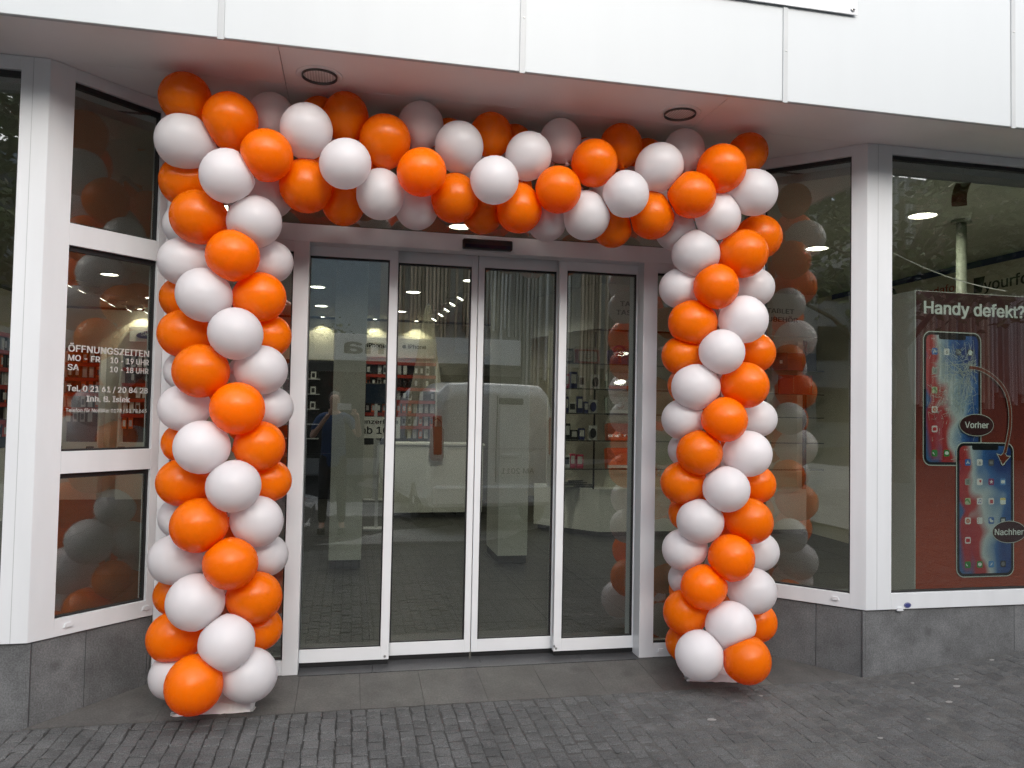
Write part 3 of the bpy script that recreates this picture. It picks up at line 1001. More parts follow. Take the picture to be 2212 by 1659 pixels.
# colour (1 orange), centre, radius, outward direction
TABLE = [
(1,-1.512,0.001,2.385,0.133,-0.71,-0.71,0.00),
(0,-1.243,-0.045,2.370,0.129,0.72,-0.69,0.00),
(1,-1.332,-0.093,2.189,0.125,0.33,-0.94,0.00),
(0,-1.467,-0.041,1.999,0.130,-0.40,-0.92,0.00),
(0,-1.308,-0.091,1.813,0.127,0.42,-0.91,0.00),
(1,-1.469,-0.039,1.632,0.129,-0.42,-0.91,0.00),
(1,-1.289,-0.086,1.455,0.127,0.49,-0.87,0.00),
(0,-1.451,-0.052,1.266,0.129,-0.31,-0.95,0.00),
(0,-1.295,-0.089,1.084,0.126,0.46,-0.89,0.00),
(1,-1.452,-0.051,0.894,0.130,-0.33,-0.94,0.00),
(1,-1.298,-0.091,0.718,0.125,0.43,-0.90,0.00),
(0,-1.458,-0.045,0.529,0.134,-0.38,-0.93,0.00),
(0,-1.303,-0.094,0.347,0.131,0.41,-0.91,0.00),
(1,-1.437,-0.125,0.168,0.133,-0.19,-0.98,0.00),
(0,-1.206,-0.025,0.168,0.132,0.81,-0.59,0.00),
(0,-1.593,0.100,2.180,0.120,-1.00,-0.05,0.00),
(0,-1.177,0.134,2.209,0.109,0.99,0.10,0.00),
(1,-1.213,0.019,2.009,0.122,0.90,-0.43,0.00),
(1,-1.618,0.227,2.011,0.109,-0.88,0.48,0.00),
(1,-1.581,0.097,1.819,0.117,-1.00,-0.07,0.00),
(1,-1.171,0.133,1.827,0.107,1.00,0.10,0.00),
(0,-1.193,0.016,1.648,0.122,0.91,-0.42,0.00),
(0,-1.592,0.222,1.643,0.104,-0.86,0.50,0.00),
(0,-1.569,0.095,1.452,0.117,-1.00,-0.09,0.00),
(0,-1.155,0.130,1.462,0.109,1.00,0.08,0.00),
(1,-1.191,0.015,1.272,0.121,0.91,-0.42,0.00),
(1,-1.591,0.222,1.270,0.104,-0.86,0.50,0.00),
(1,-1.561,0.093,1.084,0.119,-0.99,-0.10,0.00),
(1,-1.156,0.131,1.090,0.108,1.00,0.09,0.00),
(0,-1.193,0.016,0.901,0.123,0.91,-0.42,0.00),
(0,-1.594,0.224,0.894,0.104,-0.87,0.50,0.00),
(0,-1.584,0.098,0.707,0.125,-1.00,-0.06,0.00),
(0,-1.158,0.132,0.713,0.108,1.00,0.09,0.00),
(1,-1.193,0.016,0.530,0.125,0.91,-0.42,0.00),
(1,-1.604,0.227,0.504,0.103,-0.87,0.48,0.00),
(1,-1.578,0.097,0.327,0.127,-1.00,-0.07,0.00),
(1,-1.175,0.136,0.345,0.108,0.99,0.12,0.00),
(0,-1.576,0.087,0.144,0.108,-0.99,-0.13,0.00),
(0,-1.616,0.226,2.389,0.110,-0.88,0.48,0.00),
(0,1.109,0.013,2.371,0.132,-0.89,-0.46,0.00),
(1,1.375,-0.034,2.376,0.135,0.47,-0.88,0.00),
(1,1.200,-0.061,2.177,0.125,-0.52,-0.86,0.00),
(1,1.109,0.044,1.984,0.130,-0.95,-0.31,0.00),
(0,1.384,-0.035,2.006,0.132,0.46,-0.89,0.00),
(0,1.234,-0.067,1.816,0.125,-0.41,-0.91,0.00),
(0,1.123,0.024,1.622,0.132,-0.92,-0.40,0.00),
(1,1.397,-0.033,1.638,0.127,0.48,-0.88,0.00),
(1,1.254,-0.068,1.444,0.125,-0.36,-0.93,0.00),
(1,1.141,0.005,1.256,0.126,-0.87,-0.49,0.00),
(0,1.423,-0.024,1.255,0.129,0.57,-0.82,0.00),
(0,1.269,-0.069,1.062,0.127,-0.34,-0.94,0.00),
(0,1.151,0.005,0.878,0.126,-0.87,-0.49,0.00),
(1,1.432,-0.025,0.882,0.127,0.57,-0.82,0.00),
(1,1.303,-0.070,0.688,0.127,-0.22,-0.97,0.00),
(1,1.170,-0.011,0.520,0.125,-0.83,-0.56,0.00),
(0,1.469,-0.005,0.489,0.129,0.72,-0.69,0.00),
(0,1.301,-0.071,0.319,0.134,-0.28,-0.96,0.00),
(0,1.124,-0.069,0.169,0.133,-0.80,-0.61,0.00),
(1,1.348,-0.159,0.165,0.129,-0.04,-1.00,0.00),
(1,1.564,0.124,2.517,0.128,1.00,0.05,0.00),
(0,1.061,0.110,2.186,0.116,-1.00,0.00,0.00),
(0,1.541,0.131,2.219,0.114,1.00,0.09,0.00),
(0,1.161,0.213,1.996,0.108,-0.82,0.57,0.00),
(1,1.081,0.108,1.802,0.113,-1.00,-0.01,0.00),
(1,1.556,0.130,1.836,0.111,1.00,0.08,0.00),
(1,1.156,0.216,1.638,0.108,-0.84,0.55,0.00),
(0,1.087,0.109,1.439,0.116,-1.00,-0.00,0.00),
(0,1.566,0.131,1.452,0.111,1.00,0.08,0.00),
(0,1.166,0.216,1.260,0.108,-0.84,0.55,0.00),
(1,1.094,0.109,1.080,0.121,-1.00,-0.00,0.00),
(1,1.565,0.133,1.069,0.111,1.00,0.10,0.00),
(1,1.172,0.217,0.895,0.108,-0.84,0.54,0.00),
(0,1.102,0.109,0.704,0.118,-1.00,-0.00,0.00),
(0,1.585,0.131,0.681,0.113,1.00,0.09,0.00),
(0,1.177,0.218,0.515,0.107,-0.84,0.53,0.00),
(1,1.117,0.108,0.354,0.125,-1.00,-0.01,0.00),
(1,1.579,0.135,0.275,0.113,0.99,0.11,0.00),
(1,1.177,0.220,0.148,0.113,-0.85,0.52,0.00),
(1,-1.588,-0.008,2.963,0.122,-0.53,-0.13,0.84),
(1,-1.368,-0.059,2.860,0.131,-0.03,-0.50,0.87),
(0,-1.583,-0.022,2.744,0.133,-0.93,-0.31,0.18),
(0,-1.195,0.075,2.951,0.111,-0.03,0.19,0.98),
(1,-1.602,0.120,2.588,0.123,-0.69,0.43,-0.59),
(0,-1.362,-0.138,2.559,0.128,0.01,-0.75,-0.66),
(1,-1.183,-0.167,2.664,0.124,-0.00,-0.97,-0.24),
(0,-1.184,0.087,2.534,0.108,0.03,0.31,-0.95),
(0,-1.008,-0.089,2.832,0.128,-0.03,-0.72,0.69),
(1,-0.822,0.033,2.963,0.119,-0.03,0.01,1.00),
(1,-1.006,-0.017,2.569,0.130,0.02,-0.30,-0.95),
(0,-0.815,-0.162,2.657,0.124,0.00,-0.94,-0.33),
(1,-0.622,-0.025,2.841,0.128,-0.03,-0.45,0.89),
(1,-0.823,0.087,2.526,0.110,0.03,0.28,-0.96),
(0,-0.638,-0.016,2.558,0.125,0.02,-0.26,-0.97),
(0,-0.436,0.053,2.964,0.120,-0.02,0.10,0.99),
(1,-0.443,-0.156,2.649,0.122,0.00,-0.90,-0.43),
(0,-0.445,0.086,2.529,0.113,0.02,0.26,-0.96),
(0,-0.243,-0.042,2.836,0.127,-0.02,-0.62,0.79),
(1,-0.257,-0.015,2.566,0.125,0.02,-0.24,-0.97),
(1,-0.055,0.073,2.958,0.115,-0.02,0.20,0.98),
(0,-0.072,-0.146,2.642,0.123,0.01,-0.85,-0.52),
(1,-0.092,0.086,2.530,0.110,0.02,0.25,-0.97),
(0,0.122,-0.067,2.812,0.122,-0.02,-0.87,0.50),
(1,0.087,-0.012,2.536,0.125,0.02,-0.19,-0.98),
(0,0.332,0.072,2.961,0.115,-0.02,0.21,0.98),
(1,0.270,-0.128,2.624,0.121,0.01,-0.76,-0.65),
(0,0.265,0.086,2.510,0.109,0.02,0.22,-0.98),
(1,0.481,-0.076,2.800,0.124,-0.01,-0.96,0.29),
(0,0.460,-0.011,2.528,0.128,0.02,-0.17,-0.99),
(1,0.681,0.072,2.964,0.119,-0.01,0.21,0.98),
(0,0.644,-0.122,2.633,0.123,0.01,-0.73,-0.68),
(1,0.644,0.085,2.505,0.111,0.02,0.20,-0.98),
(0,0.850,-0.076,2.810,0.131,-0.01,-0.96,0.26),
(1,0.837,-0.010,2.553,0.125,0.01,-0.18,-0.98),
(0,1.053,0.053,2.967,0.115,-0.01,0.12,0.99),
(1,1.018,-0.126,2.656,0.128,0.01,-0.77,-0.64),
(0,1.022,0.085,2.513,0.116,0.01,0.20,-0.98),
(1,1.190,-0.131,2.814,0.132,-0.01,-0.99,0.13),
(1,1.426,0.019,2.968,0.114,0.58,-0.05,0.81),
(0,1.405,-0.091,2.709,0.129,0.76,-0.55,-0.35),
(0,1.216,-0.037,2.573,0.129,0.01,-0.29,-0.96),
(1,-0.958,0.126,2.977,0.106,-0.02,0.35,0.94),
(0,-0.633,0.166,2.941,0.104,-0.02,0.54,0.84),
(1,-0.272,0.163,2.944,0.111,-0.01,0.55,0.83),
(1,0.089,0.161,2.945,0.108,-0.01,0.57,0.82),
(0,0.531,0.160,2.916,0.105,-0.01,0.66,0.75),
(1,0.864,0.157,2.934,0.112,-0.01,0.63,0.77),
(0,1.266,0.156,2.920,0.114,-0.01,0.70,0.71),
(0,-1.504,0.280,0.160,0.105,-0.54,0.84,0.00),
(1,-1.284,0.280,0.290,0.105,0.54,0.84,0.00),
(1,-1.504,0.280,0.430,0.105,-0.54,0.84,0.00),
(0,-1.284,0.280,0.560,0.105,0.54,0.84,0.00),
(0,-1.504,0.280,0.700,0.105,-0.54,0.84,0.00),
(1,-1.284,0.280,0.830,0.105,0.54,0.84,0.00),
(1,-1.504,0.280,0.970,0.105,-0.54,0.84,0.00),
(0,-1.284,0.280,1.100,0.105,0.54,0.84,0.00),
(0,-1.504,0.280,1.240,0.105,-0.54,0.84,0.00),
(1,-1.284,0.280,1.370,0.105,0.54,0.84,0.00),
(1,-1.504,0.280,1.510,0.105,-0.54,0.84,0.00),
(0,-1.284,0.280,1.640,0.105,0.54,0.84,0.00),
(0,-1.504,0.280,1.780,0.105,-0.54,0.84,0.00),
(1,-1.284,0.280,1.910,0.105,0.54,0.84,0.00),
(1,-1.504,0.280,2.050,0.105,-0.54,0.84,0.00),
(0,-1.284,0.280,2.180,0.105,0.54,0.84,0.00),
(0,-1.504,0.280,2.320,0.105,-0.54,0.84,0.00),
(1,-1.284,0.280,2.450,0.105,0.54,0.84,0.00),
(0,1.210,0.280,0.160,0.105,-0.54,0.84,0.00),
(1,1.430,0.280,0.290,0.105,0.54,0.84,0.00),
(1,1.210,0.280,0.430,0.105,-0.54,0.84,0.00),
(0,1.430,0.280,0.560,0.105,0.54,0.84,0.00),
(0,1.210,0.280,0.700,0.105,-0.54,0.84,0.00),
(1,1.430,0.280,0.830,0.105,0.54,0.84,0.00),
(1,1.210,0.280,0.970,0.105,-0.54,0.84,0.00),
(0,1.430,0.280,1.100,0.105,0.54,0.84,0.00),
(0,1.210,0.280,1.240,0.105,-0.54,0.84,0.00),
(1,1.430,0.280,1.370,0.105,0.54,0.84,0.00),
(1,1.210,0.280,1.510,0.105,-0.54,0.84,0.00),
(0,1.430,0.280,1.640,0.105,0.54,0.84,0.00),
(0,1.210,0.280,1.780,0.105,-0.54,0.84,0.00),
(1,1.430,0.280,1.910,0.105,0.54,0.84,0.00),
(1,1.210,0.280,2.050,0.105,-0.54,0.84,0.00),
(0,1.430,0.280,2.180,0.105,0.54,0.84,0.00),
(0,1.210,0.280,2.320,0.105,-0.54,0.84,0.00),
(1,1.430,0.280,2.450,0.105,0.54,0.84,0.00),
(0,-1.100,0.200,2.930,0.105,0.00,0.86,0.51),
(1,-0.980,0.200,2.710,0.105,0.00,0.82,-0.58),
(0,-0.830,0.200,2.930,0.105,0.00,0.86,0.51),
(1,-0.710,0.200,2.710,0.105,0.00,0.82,-0.58),
(1,-0.560,0.200,2.930,0.105,0.00,0.86,0.51),
(0,-0.440,0.200,2.710,0.105,0.00,0.82,-0.58),
(1,-0.290,0.200,2.930,0.105,0.00,0.86,0.51),
(0,-0.170,0.200,2.710,0.105,0.00,0.82,-0.58),
(0,-0.020,0.200,2.930,0.105,0.00,0.86,0.51),
(1,0.100,0.200,2.710,0.105,0.00,0.82,-0.58),
(0,0.250,0.200,2.930,0.105,0.00,0.86,0.51),
(1,0.370,0.200,2.710,0.105,0.00,0.82,-0.58),
(1,0.520,0.200,2.930,0.105,0.00,0.86,0.51),
(0,0.640,0.200,2.710,0.105,0.00,0.82,-0.58),
(1,0.790,0.200,2.930,0.105,0.00,0.86,0.51),
(0,0.910,0.200,2.710,0.105,0.00,0.82,-0.58),
(0,1.060,0.200,2.930,0.105,0.00,0.86,0.51),
(1,1.180,0.200,2.710,0.105,0.00,0.82,-0.58),
]
ao = origin(arch)
rnd = random.Random(11)
CEN = [Vector(t[1:4]) for t in TABLE]
for bi, (c, x, y, z, r, dx, dy, dz) in enumerate(TABLE):
    d = Vector((dx, dy, dz)).normalized()
    q = (d.to_track_quat('Z', 'Y') @ Euler((rnd.uniform(-.16, .16), rnd.uniform(-.16, .16), rnd.uniform(0, 6.28))).to_quaternion()).to_matrix()
    me = rnd.choice(BM[c]).copy()
    P = CEN[bi]
    near = []
    for k, Q in enumerate(CEN):
        if k == bi: continue
        L = (Q-P).length
        rq = TABLE[k][4]
        if L < (r+rq)*.995 and L > .25*r:
            n_ = (Q-P)/L
            near.append((n_, max(.35*r, (L*L+r*r-rq*rq)/(2*L))-.0012))   # plane where two balloons press flat
    e = rnd.uniform(-.03, .03)
    for v in me.vertices:
        w_ = q @ Vector((v.co.x*(1-e), v.co.y*(1+e), v.co.z))*r
        for n_, h in near:
            s = w_.dot(n_)
            if s > h-.010:
                # soft flattening towards the contact plane
                t_ = s-(h-.010)
                w_ = w_-n_*(t_-.010*(1-math.exp(-t_/.010)))
        if P.z+w_.z > SOF-.002: w_.z = SOF-.002-P.z
        v.co = w_
    o = bpy.data.objects.new('balloon', me)
    COL.objects.link(o)
    o.parent = arch
    o.location = P-ao
    o['label'] = 'glossy orange balloon' if c else 'white balloon'
bm = B()
pts = [(-1.375, .14, .03)]+[(-1.385, .13, z) for z in (1, 2, 2.55)]+[(-1.33, .11, 2.76), (-1.2, .10, 2.84), (0, .10, 2.86), (1.15, .10, 2.84), (1.27, .11, 2.76)]+[(1.32, .13, z) for z in (2.55, 2, 1)]+[(1.31, .14, .03)]
tube(bm, pts, .014, 10)
obj('pole', bm, 'pole', arch)
def foot(cx, cy, w, d, h, rz, seed):
    """weight plate wrapped in white plastic film"""
    rnd = random.Random(seed)
    bm = B()
    nx, ny = 22, 16
    g = {}
    for i in range(nx+1):
        for j in range(ny+1):
            u, v = i/nx, j/ny
            e = min(u, 1-u, v, 1-v)
            z = h*min(1, e/.045)**.5
            z += .004*math.sin(u*23+seed)*math.sin(v*17)+rnd.uniform(-.0018, .0018)+.010*max(0, 1-math.hypot(u-.62, v-.45)/.35)
            x = (u-.5)*w*(1+rnd.uniform(-.008, .012)); y = (v-.5)*d*(1+rnd.uniform(-.012, .012))
            if e == 0: z = rnd.uniform(0, .004)
            co = Matrix.Rotation(rz, 3, 'Z') @ Vector((x, y, 0))
            g[i, j] = bm.verts.new((cx+co.x, cy+co.y, slab_z(cy+co.y)+.001+max(0, z)))
    for i in range(nx):
        for j in range(ny):
            bm.faces.new((g[i, j], g[i+1, j], g[i+1, j+1], g[i, j+1]))
    # gathered film tufts on two corners
    for sx, sy in ((-1, -1), (1, 1), (1, -1)):
        co = Matrix.Rotation(rz, 3, 'Z') @ Vector((sx*w*.49, sy*d*.47, 0))
        b0 = Vector((cx+co.x, cy+co.y, slab_z(cy+co.y)+.002))
        for k in range(5):
            a = math.atan2(sy, sx)+rz+rnd.uniform(-.7, .7)
            t = b0+Vector((math.cos(a), math.sin(a), 0))*rnd.uniform(.012, .028)+Vector((0, 0, rnd.uniform(.004, .03)))
            s = Vector((-math.sin(a), math.cos(a), 0))*.018
            bm.faces.new([bm.verts.new(p) for p in (b0-s, b0+s+Vector((0, 0, .018)), t)])
    obj('foot_plate', bm, 'foil', arch, smooth=False)
foot(-1.372, .195, .37, .34, .042, 0.0, 1)
foot(1.325, .21, .345, .32, .038, -.20, 2)

# chewing gum trodden into the paving on the right
GUM = ['pale gum spot near the plinth, right of the stone corner', 'small pale gum spot close below the stone corner', 'large flat gum spot below the right balloon foot', 'pale gum spot below and left of the stone corner', 'tiny bright gum spot near the lower picture edge', 'pale gum spot at the lower edge right of centre', 'pale gum spot between stone corner and right picture edge', 'pale gum spot at the foot of the right plinth', 'pale gum spot just in front of the right balloon foot', 'pale gum spot midway on the lower right paving']
for k, (gx_, gy_, r) in enumerate(((2.55, -.28, .020), (2.37, -.16, .012), (1.02, -.42, .022), (2.36, -.44, .018), (.66, -.71, .007), (1.71, -.75, .014), (2.62, -.20, .014), (3.0, -.05, .016), (1.43, -.16, .018), (2.1, -.60, .016))):
    bm = B()
    rr = random.Random(k)
    n = 14
    z = gz(gx_, gy_)+.0035
    ring = [(gx_+r*(1+rr.uniform(-.2, .2))*math.cos(2*PI*i/n), gy_+.75*r*(1+rr.uniform(-.2, .2))*math.sin(2*PI*i/n)) for i in range(n)]
    vs = [bm.verts.new((x, y, gz(x, y)+.0015)) for x, y in ring]
    ct = bm.verts.new((gx_, gy_, z))
    for i in range(n):
        bm.faces.new((vs[i], vs[(i+1) % n], ct))
    wtag(obj('gum_spot', bm, 'gum', smooth=True), GUM[k], 'gum spot', 'chewing gum spots on the paving')

# ================================================================== SHOP INTERIOR
CZ = 2.95
XW0, XW1, YB = -5.2, 4.95, 9.0
bm = B()
vs = [bm.verts.new(p) for p in ((-6.1, .06, -.045), (6.1, .06, -.045), (6.1, 9.3, -.045), (-6.1, 9.3, -.045))]
bm.faces.new(vs)
sfloor = wtag(obj('shop_floor', bm, 'joint'), kind='structure')
proto = None
for i in range(-9, 8):
    for j in range(0, 14):
        x, y = i*.62+.02, .702+j*.62
        if x > XW1 or x+.62 < XW0 or y > YB: continue
        if proto is None:
            bm = B(); box(bm, 0, .617, 0, .617, -.03, 0, bev=.001)
            proto = bpy.data.meshes.new('floor_tile'); bmesh.ops.recalc_face_normals(bm, faces=bm.faces[:]); bm.to_mesh(proto); bm.free()
            proto.materials.append(M['infloor'])
        o = bpy.data.objects.new('floor_tile', proto); COL.objects.link(o); o.parent = sfloor
        o.location = Vector((x, y, .0005*((i*7+j*3) % 3)-.001))-origin(sfloor)
bm = B()
prism(bm, [(XW0, .11), (-HALF-.05, .11), (-XE-.05, DOORY+.12), (XE+.05, DOORY+.12), (HALF+.05, .11), (XW1, .11), (XW1, 9.1), (XW0, 9.1)], CZ, CZ+.05)
wtag(obj('shop_ceiling', bm, 'ceil'), kind='structure')
bm = B(); box(bm, XW0-.2, XW1+.2, YB, YB+.2, 0, CZ)
wtag(obj('shop_back_wall', bm, 'cream'), kind='structure')
bm = B(); box(bm, XW0-.2, XW0, .1, YB, 0, CZ)
wtag(obj('shop_side_wall', bm, 'cream'), kind='structure')
bm = B(); box(bm, XW1, XW1+.2, .1, YB, 0, CZ)
rwall = wtag(obj('shop_side_wall', bm, 'cream'), kind='structure')
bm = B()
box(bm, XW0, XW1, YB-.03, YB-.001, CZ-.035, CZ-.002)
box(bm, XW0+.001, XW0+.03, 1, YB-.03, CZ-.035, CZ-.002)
wtag(obj('ceiling_edge_trim', bm, 'darkgrey'), kind='structure')  # dark edge strip along the top of back and left walls

def pillar(x0, x1, y0, y1, label):
    t = empty('interior_pillar', label, 'pillar', ((x0+x1)/2, (y0+y1)/2, 0), group='square white pillars inside the shop')
    bm = B(); box(bm, x0, x1, y0, y1, .075, CZ-.001, bev=.003)
    obj('shaft', bm, 'inwhite', t)
    bm = B(); box(bm, x0+.008, x1-.008, y0+.008, y1-.008, 0.002, .075)
    obj('skirting', bm, 'darkgrey', t)
pillar(-.92, -.628, 3.24, 3.6, 'square white pillar inside, seen through the leftmost door leaf')
pillar(.652, .943, 3.29, 3.9, 'square white pillar inside, seen through the third door leaf')

# ceiling lamps: lit round discs
LAMPS = [(-1.195, 5.75), (-1.216, 7.57), (-.017, 5.77), (-.051, 7.8), (.554, 4.68), (1.773, 5.73), (2.266, 7.7), (-3.515, 5.6), (-3.511, 7.55), (-1.695, 2.06), (.072, 2.14), (3.21, 2.035), (3.273, .842)]
SPOTS = [(.609, 5.67), (.584, 6.24), (.582, 6.86), (.567, 7.45), (.536, 8.1), (-4.104, 6.7), (-4.073, 7.43), (-4.121, 8.0), (-4.044, 8.6), (-3.859, 8.85), (-4.095, 6.19), (2.088, 5.705)]
LAMPLAB = ['lit round ceiling lamp behind the leftmost door leaf, larger of two', 'lit round ceiling lamp behind the leftmost door leaf, smaller and lower',
 'lit round ceiling lamp behind the second door leaf, higher one', 'lit round ceiling lamp behind the second door leaf, lower one by the stile',
 'lit round ceiling lamp half hidden at the middle door stiles', 'lit round ceiling lamp behind the third door leaf, higher one',
 'lit round ceiling lamp behind the third door leaf, lower one', 'lit round ceiling lamp in the left side window, largest and highest',
 'lit round ceiling lamp in the left side window, at its right edge', 'lit round ceiling lamp glimpsed between balloons of the upper left corner',
 'lit round ceiling lamp peeping out under the balloon garland above the door', 'lit round ceiling lamp behind the angled right side window',
 'lit round ceiling lamp in the right display window above the poster']
SPOTLAB = ['lit swivel spotlight nearest in the slanting row behind the second leaf', 'second lit swivel spotlight of the slanting row behind the second leaf', 'third lit swivel spotlight of the slanting row', 'fourth lit swivel spotlight of the slanting row', 'fifth lit swivel spotlight of the slanting row, farthest', 'lit swivel spotlight on the left window ceiling, second from front', 'lit swivel spotlight on the left window ceiling, third from front', 'lit swivel spotlight on the left window ceiling, fourth from front', 'lit swivel spotlight above the far left rack', 'lit swivel spotlight in front of the blue oval sign', 'lit swivel spotlight at the front left of the side window ceiling', 'lit swivel spotlight behind the rightmost door leaf']
def lamp_proto(r, name, label, group, glow=True):
    t = empty(name, label, 'lamp', (0, 0, CZ), group=group)
    bm = B(); lathe(bm, [(r, 0), (r*1.22, -.002), (r*1.24, -.006), (r*1.02, -.012), (r, -.006)], 28, cap=False)
    obj('ring', bm, 'inwhite', t, local=True, smooth=True)
    bm = B(); lathe(bm, [(r, -.004), (r*.6, -.006), (.002, -.007)], 28, cap=False)
    obj('diffuser', bm, 'lampglow' if glow else 'ceil', t, local=True, smooth=True)
    return t
lp = lamp_proto(.092, 'ceiling_lamp', 'lit round white lamp recessed in the shop ceiling', 'lit round lamps in the shop ceiling')
for i, (x, y) in enumerate(LAMPS):
    o = lp if i == 0 else dupe(lp)
    o.location = (x, y, CZ)
    o['label'] = LAMPLAB[i]
    L = bpy.data.lights.new('lamp_light', 'AREA')
    L.shape = 'DISK'; L.size = .17; L.energy = {4: 10, 11: 12, 12: 1.4, 5: 3, 9: .8, 10: .8}.get(i, 1.8); L.color = (1, .93, .80); L.spread = math.radians(150)
    lo = bpy.data.objects.new('lamp_light', L); COL.objects.link(lo); lo.parent = o; lo.location = (0, 0, -.02)
off = lamp_proto(.085, 'ceiling_vent', 'round unlit ceiling vent behind the angled right window', None, glow=False)
off.location = (3.591, 2.57, CZ); off['category'] = 'vent'
def swivel(x, y, first=[None]):
    if first[0] is None:
        t = empty('swivel_spotlight', 'small lit swivel spotlight in the row on the shop ceiling', 'spotlight', (0, 0, CZ), group='swivel spotlights in the shop ceiling')
        bm = B(); lathe(bm, [(.052, -.004), (.050, -.075), (.044, -.085)], 16, Matrix.Rotation(.5, 4, 'Y')); obj('can', bm, 'inwhite', t, local=True)
        bm = B(); lathe(bm, [(.044, -.0855), (.02, -.087), (.002, -.0872)], 16, Matrix.Rotation(.5, 4, 'Y'), cap=False); obj('bulb', bm, 'lampglow', t, local=True)
        bm = B(); box(bm, -.15, .15, -.02, .02, -.012, -.001, Matrix.Rotation(.4, 4, 'Z')); obj('bracket', bm, 'silver', t, local=True)
        first[0] = t
        o = t
    else:
        o = dupe(first[0])
    o.location = (x, y, CZ)
    o['label'] = SPOTLAB.pop(0)
for x, y in SPOTS: swivel(x, y)
# wall-washing spots above the back wall signs
for x, wl in ((-1.24, 'above the black display wall'), (-.40, 'just right of the left pillar'), (.28, 'above the second iPhone sign'), (-4.0, 'above the blue oval sign')):
    t = empty('wall_washer', 'small downlight washing the cream back wall with light ' + wl, 'lamp', (x, YB-.16, CZ-.012), group='wall washer lamps along the back wall')
    bm = B(); lathe(bm, [(.035, -.002), (.045, -.012), (.03, -.014)], 16); obj('ring', bm, 'silver', t, local=True)
    bm = B(); lathe(bm, [(.03, -.0145), (.015, -.016), (.002, -.0162)], 16, cap=False); obj('bulb', bm, 'lampglow', t, local=True)
    L = bpy.data.lights.new('wash_light', 'SPOT'); L.energy = 9; L.spot_size = math.radians(105); L.spot_blend = .25; L.color = (1, .88, .62); L.shadow_soft_size = .02
    lo = bpy.data.objects.new('wash_light', L); COL.objects.link(lo); lo.parent = t; lo.location = (0, .02, -.02)

# signs on the back wall
def sign(x0, x1, z0, z1, label):
    t = empty('brand_sign', label, 'sign', ((x0+x1)/2, YB-.05, z0))
    bm = B(); box(bm, x0, x1, YB-.10, YB-.031, z0, z1, bev=.003)
    obj('panel', bm, 'paper', t)
    return t
def apple(bm, fm, cx, cy, s):
    """apple shaped mark with a bite and a leaf"""
    pts = []
    for k in range(40):
        a = 2*PI*k/40
        r = 1-.16*max(0, math.cos(a-PI/2))**6 - .12*max(0, math.cos(a+PI/2))**8 + .06*math.cos(2*a)
        x, y = r*math.cos(a)*.86, r*math.sin(a)
        d = math.hypot(x-1.02, y-.12)
        if d < .42:
            x, y = 1.02+(x-1.02)*.42/d-.0, .12+(y-.12)*.42/d
            x = 1.02-math.sqrt(max(0, .42**2-(y-.12)**2))
        pts.append((cx+s*x, cy+s*y))
    prism(bm, pts, 0, .0015, fm)
    prism(bm, [(cx+s*(.02+.0*k)+s*q[0], cy+s*1.02+s*q[1]) for k, q in enumerate(((0, 0), (.28, .12), (.38, .42), (.10, .30)))], 0, .0015, fm)
fmB = face_mtx((0, YB-.1015, 0), (1, 0))
for x0, x1, xl, xt in ((-.95, -.20, None, -.515), (-.03, .62, .10, .155)):
    t = sign(x0, x1, 2.31, 2.64, 'white lightbox sign reading iPhone with an apple mark, ' + ('beside the white pillar' if xl is None else 'second door leaf'))
    bm = B()
    text(bm, 'iPhone', fmB, xt, 2.468, .30, .066, bold=.035)
    apple(bm, fmB, xt-.062, 2.495, .036)
    obj('lettering', bm, 'ink', t)
t = sign(-4.15, -3.2, 2.42, 2.66, 'white panel with blue oval reading SAMSUNG on the back wall')
bm = B(); prism(bm, [(p[0], p[1]) for p in [( -3.79+ .26*math.cos(a)*1 + .02*math.sin(a), 2.545+.068*math.sin(a)+.02*math.cos(a)) for a in [2*PI*k/32 for k in range(32)]]], 0, .012, fmB)
obj('oval', bm, 'navy', t)
bm = B(); text(bm, 'SAMSUNG', fmB @ Matrix.Translation((0, 0, .013)), -3.98, 2.520, .38, .05, bold=.02)
obj('lettering', bm, 'paper', t)
t = sign(.95, 1.62, 2.42, 2.70, 'blank white panel high on the back wall beside the right pillar')

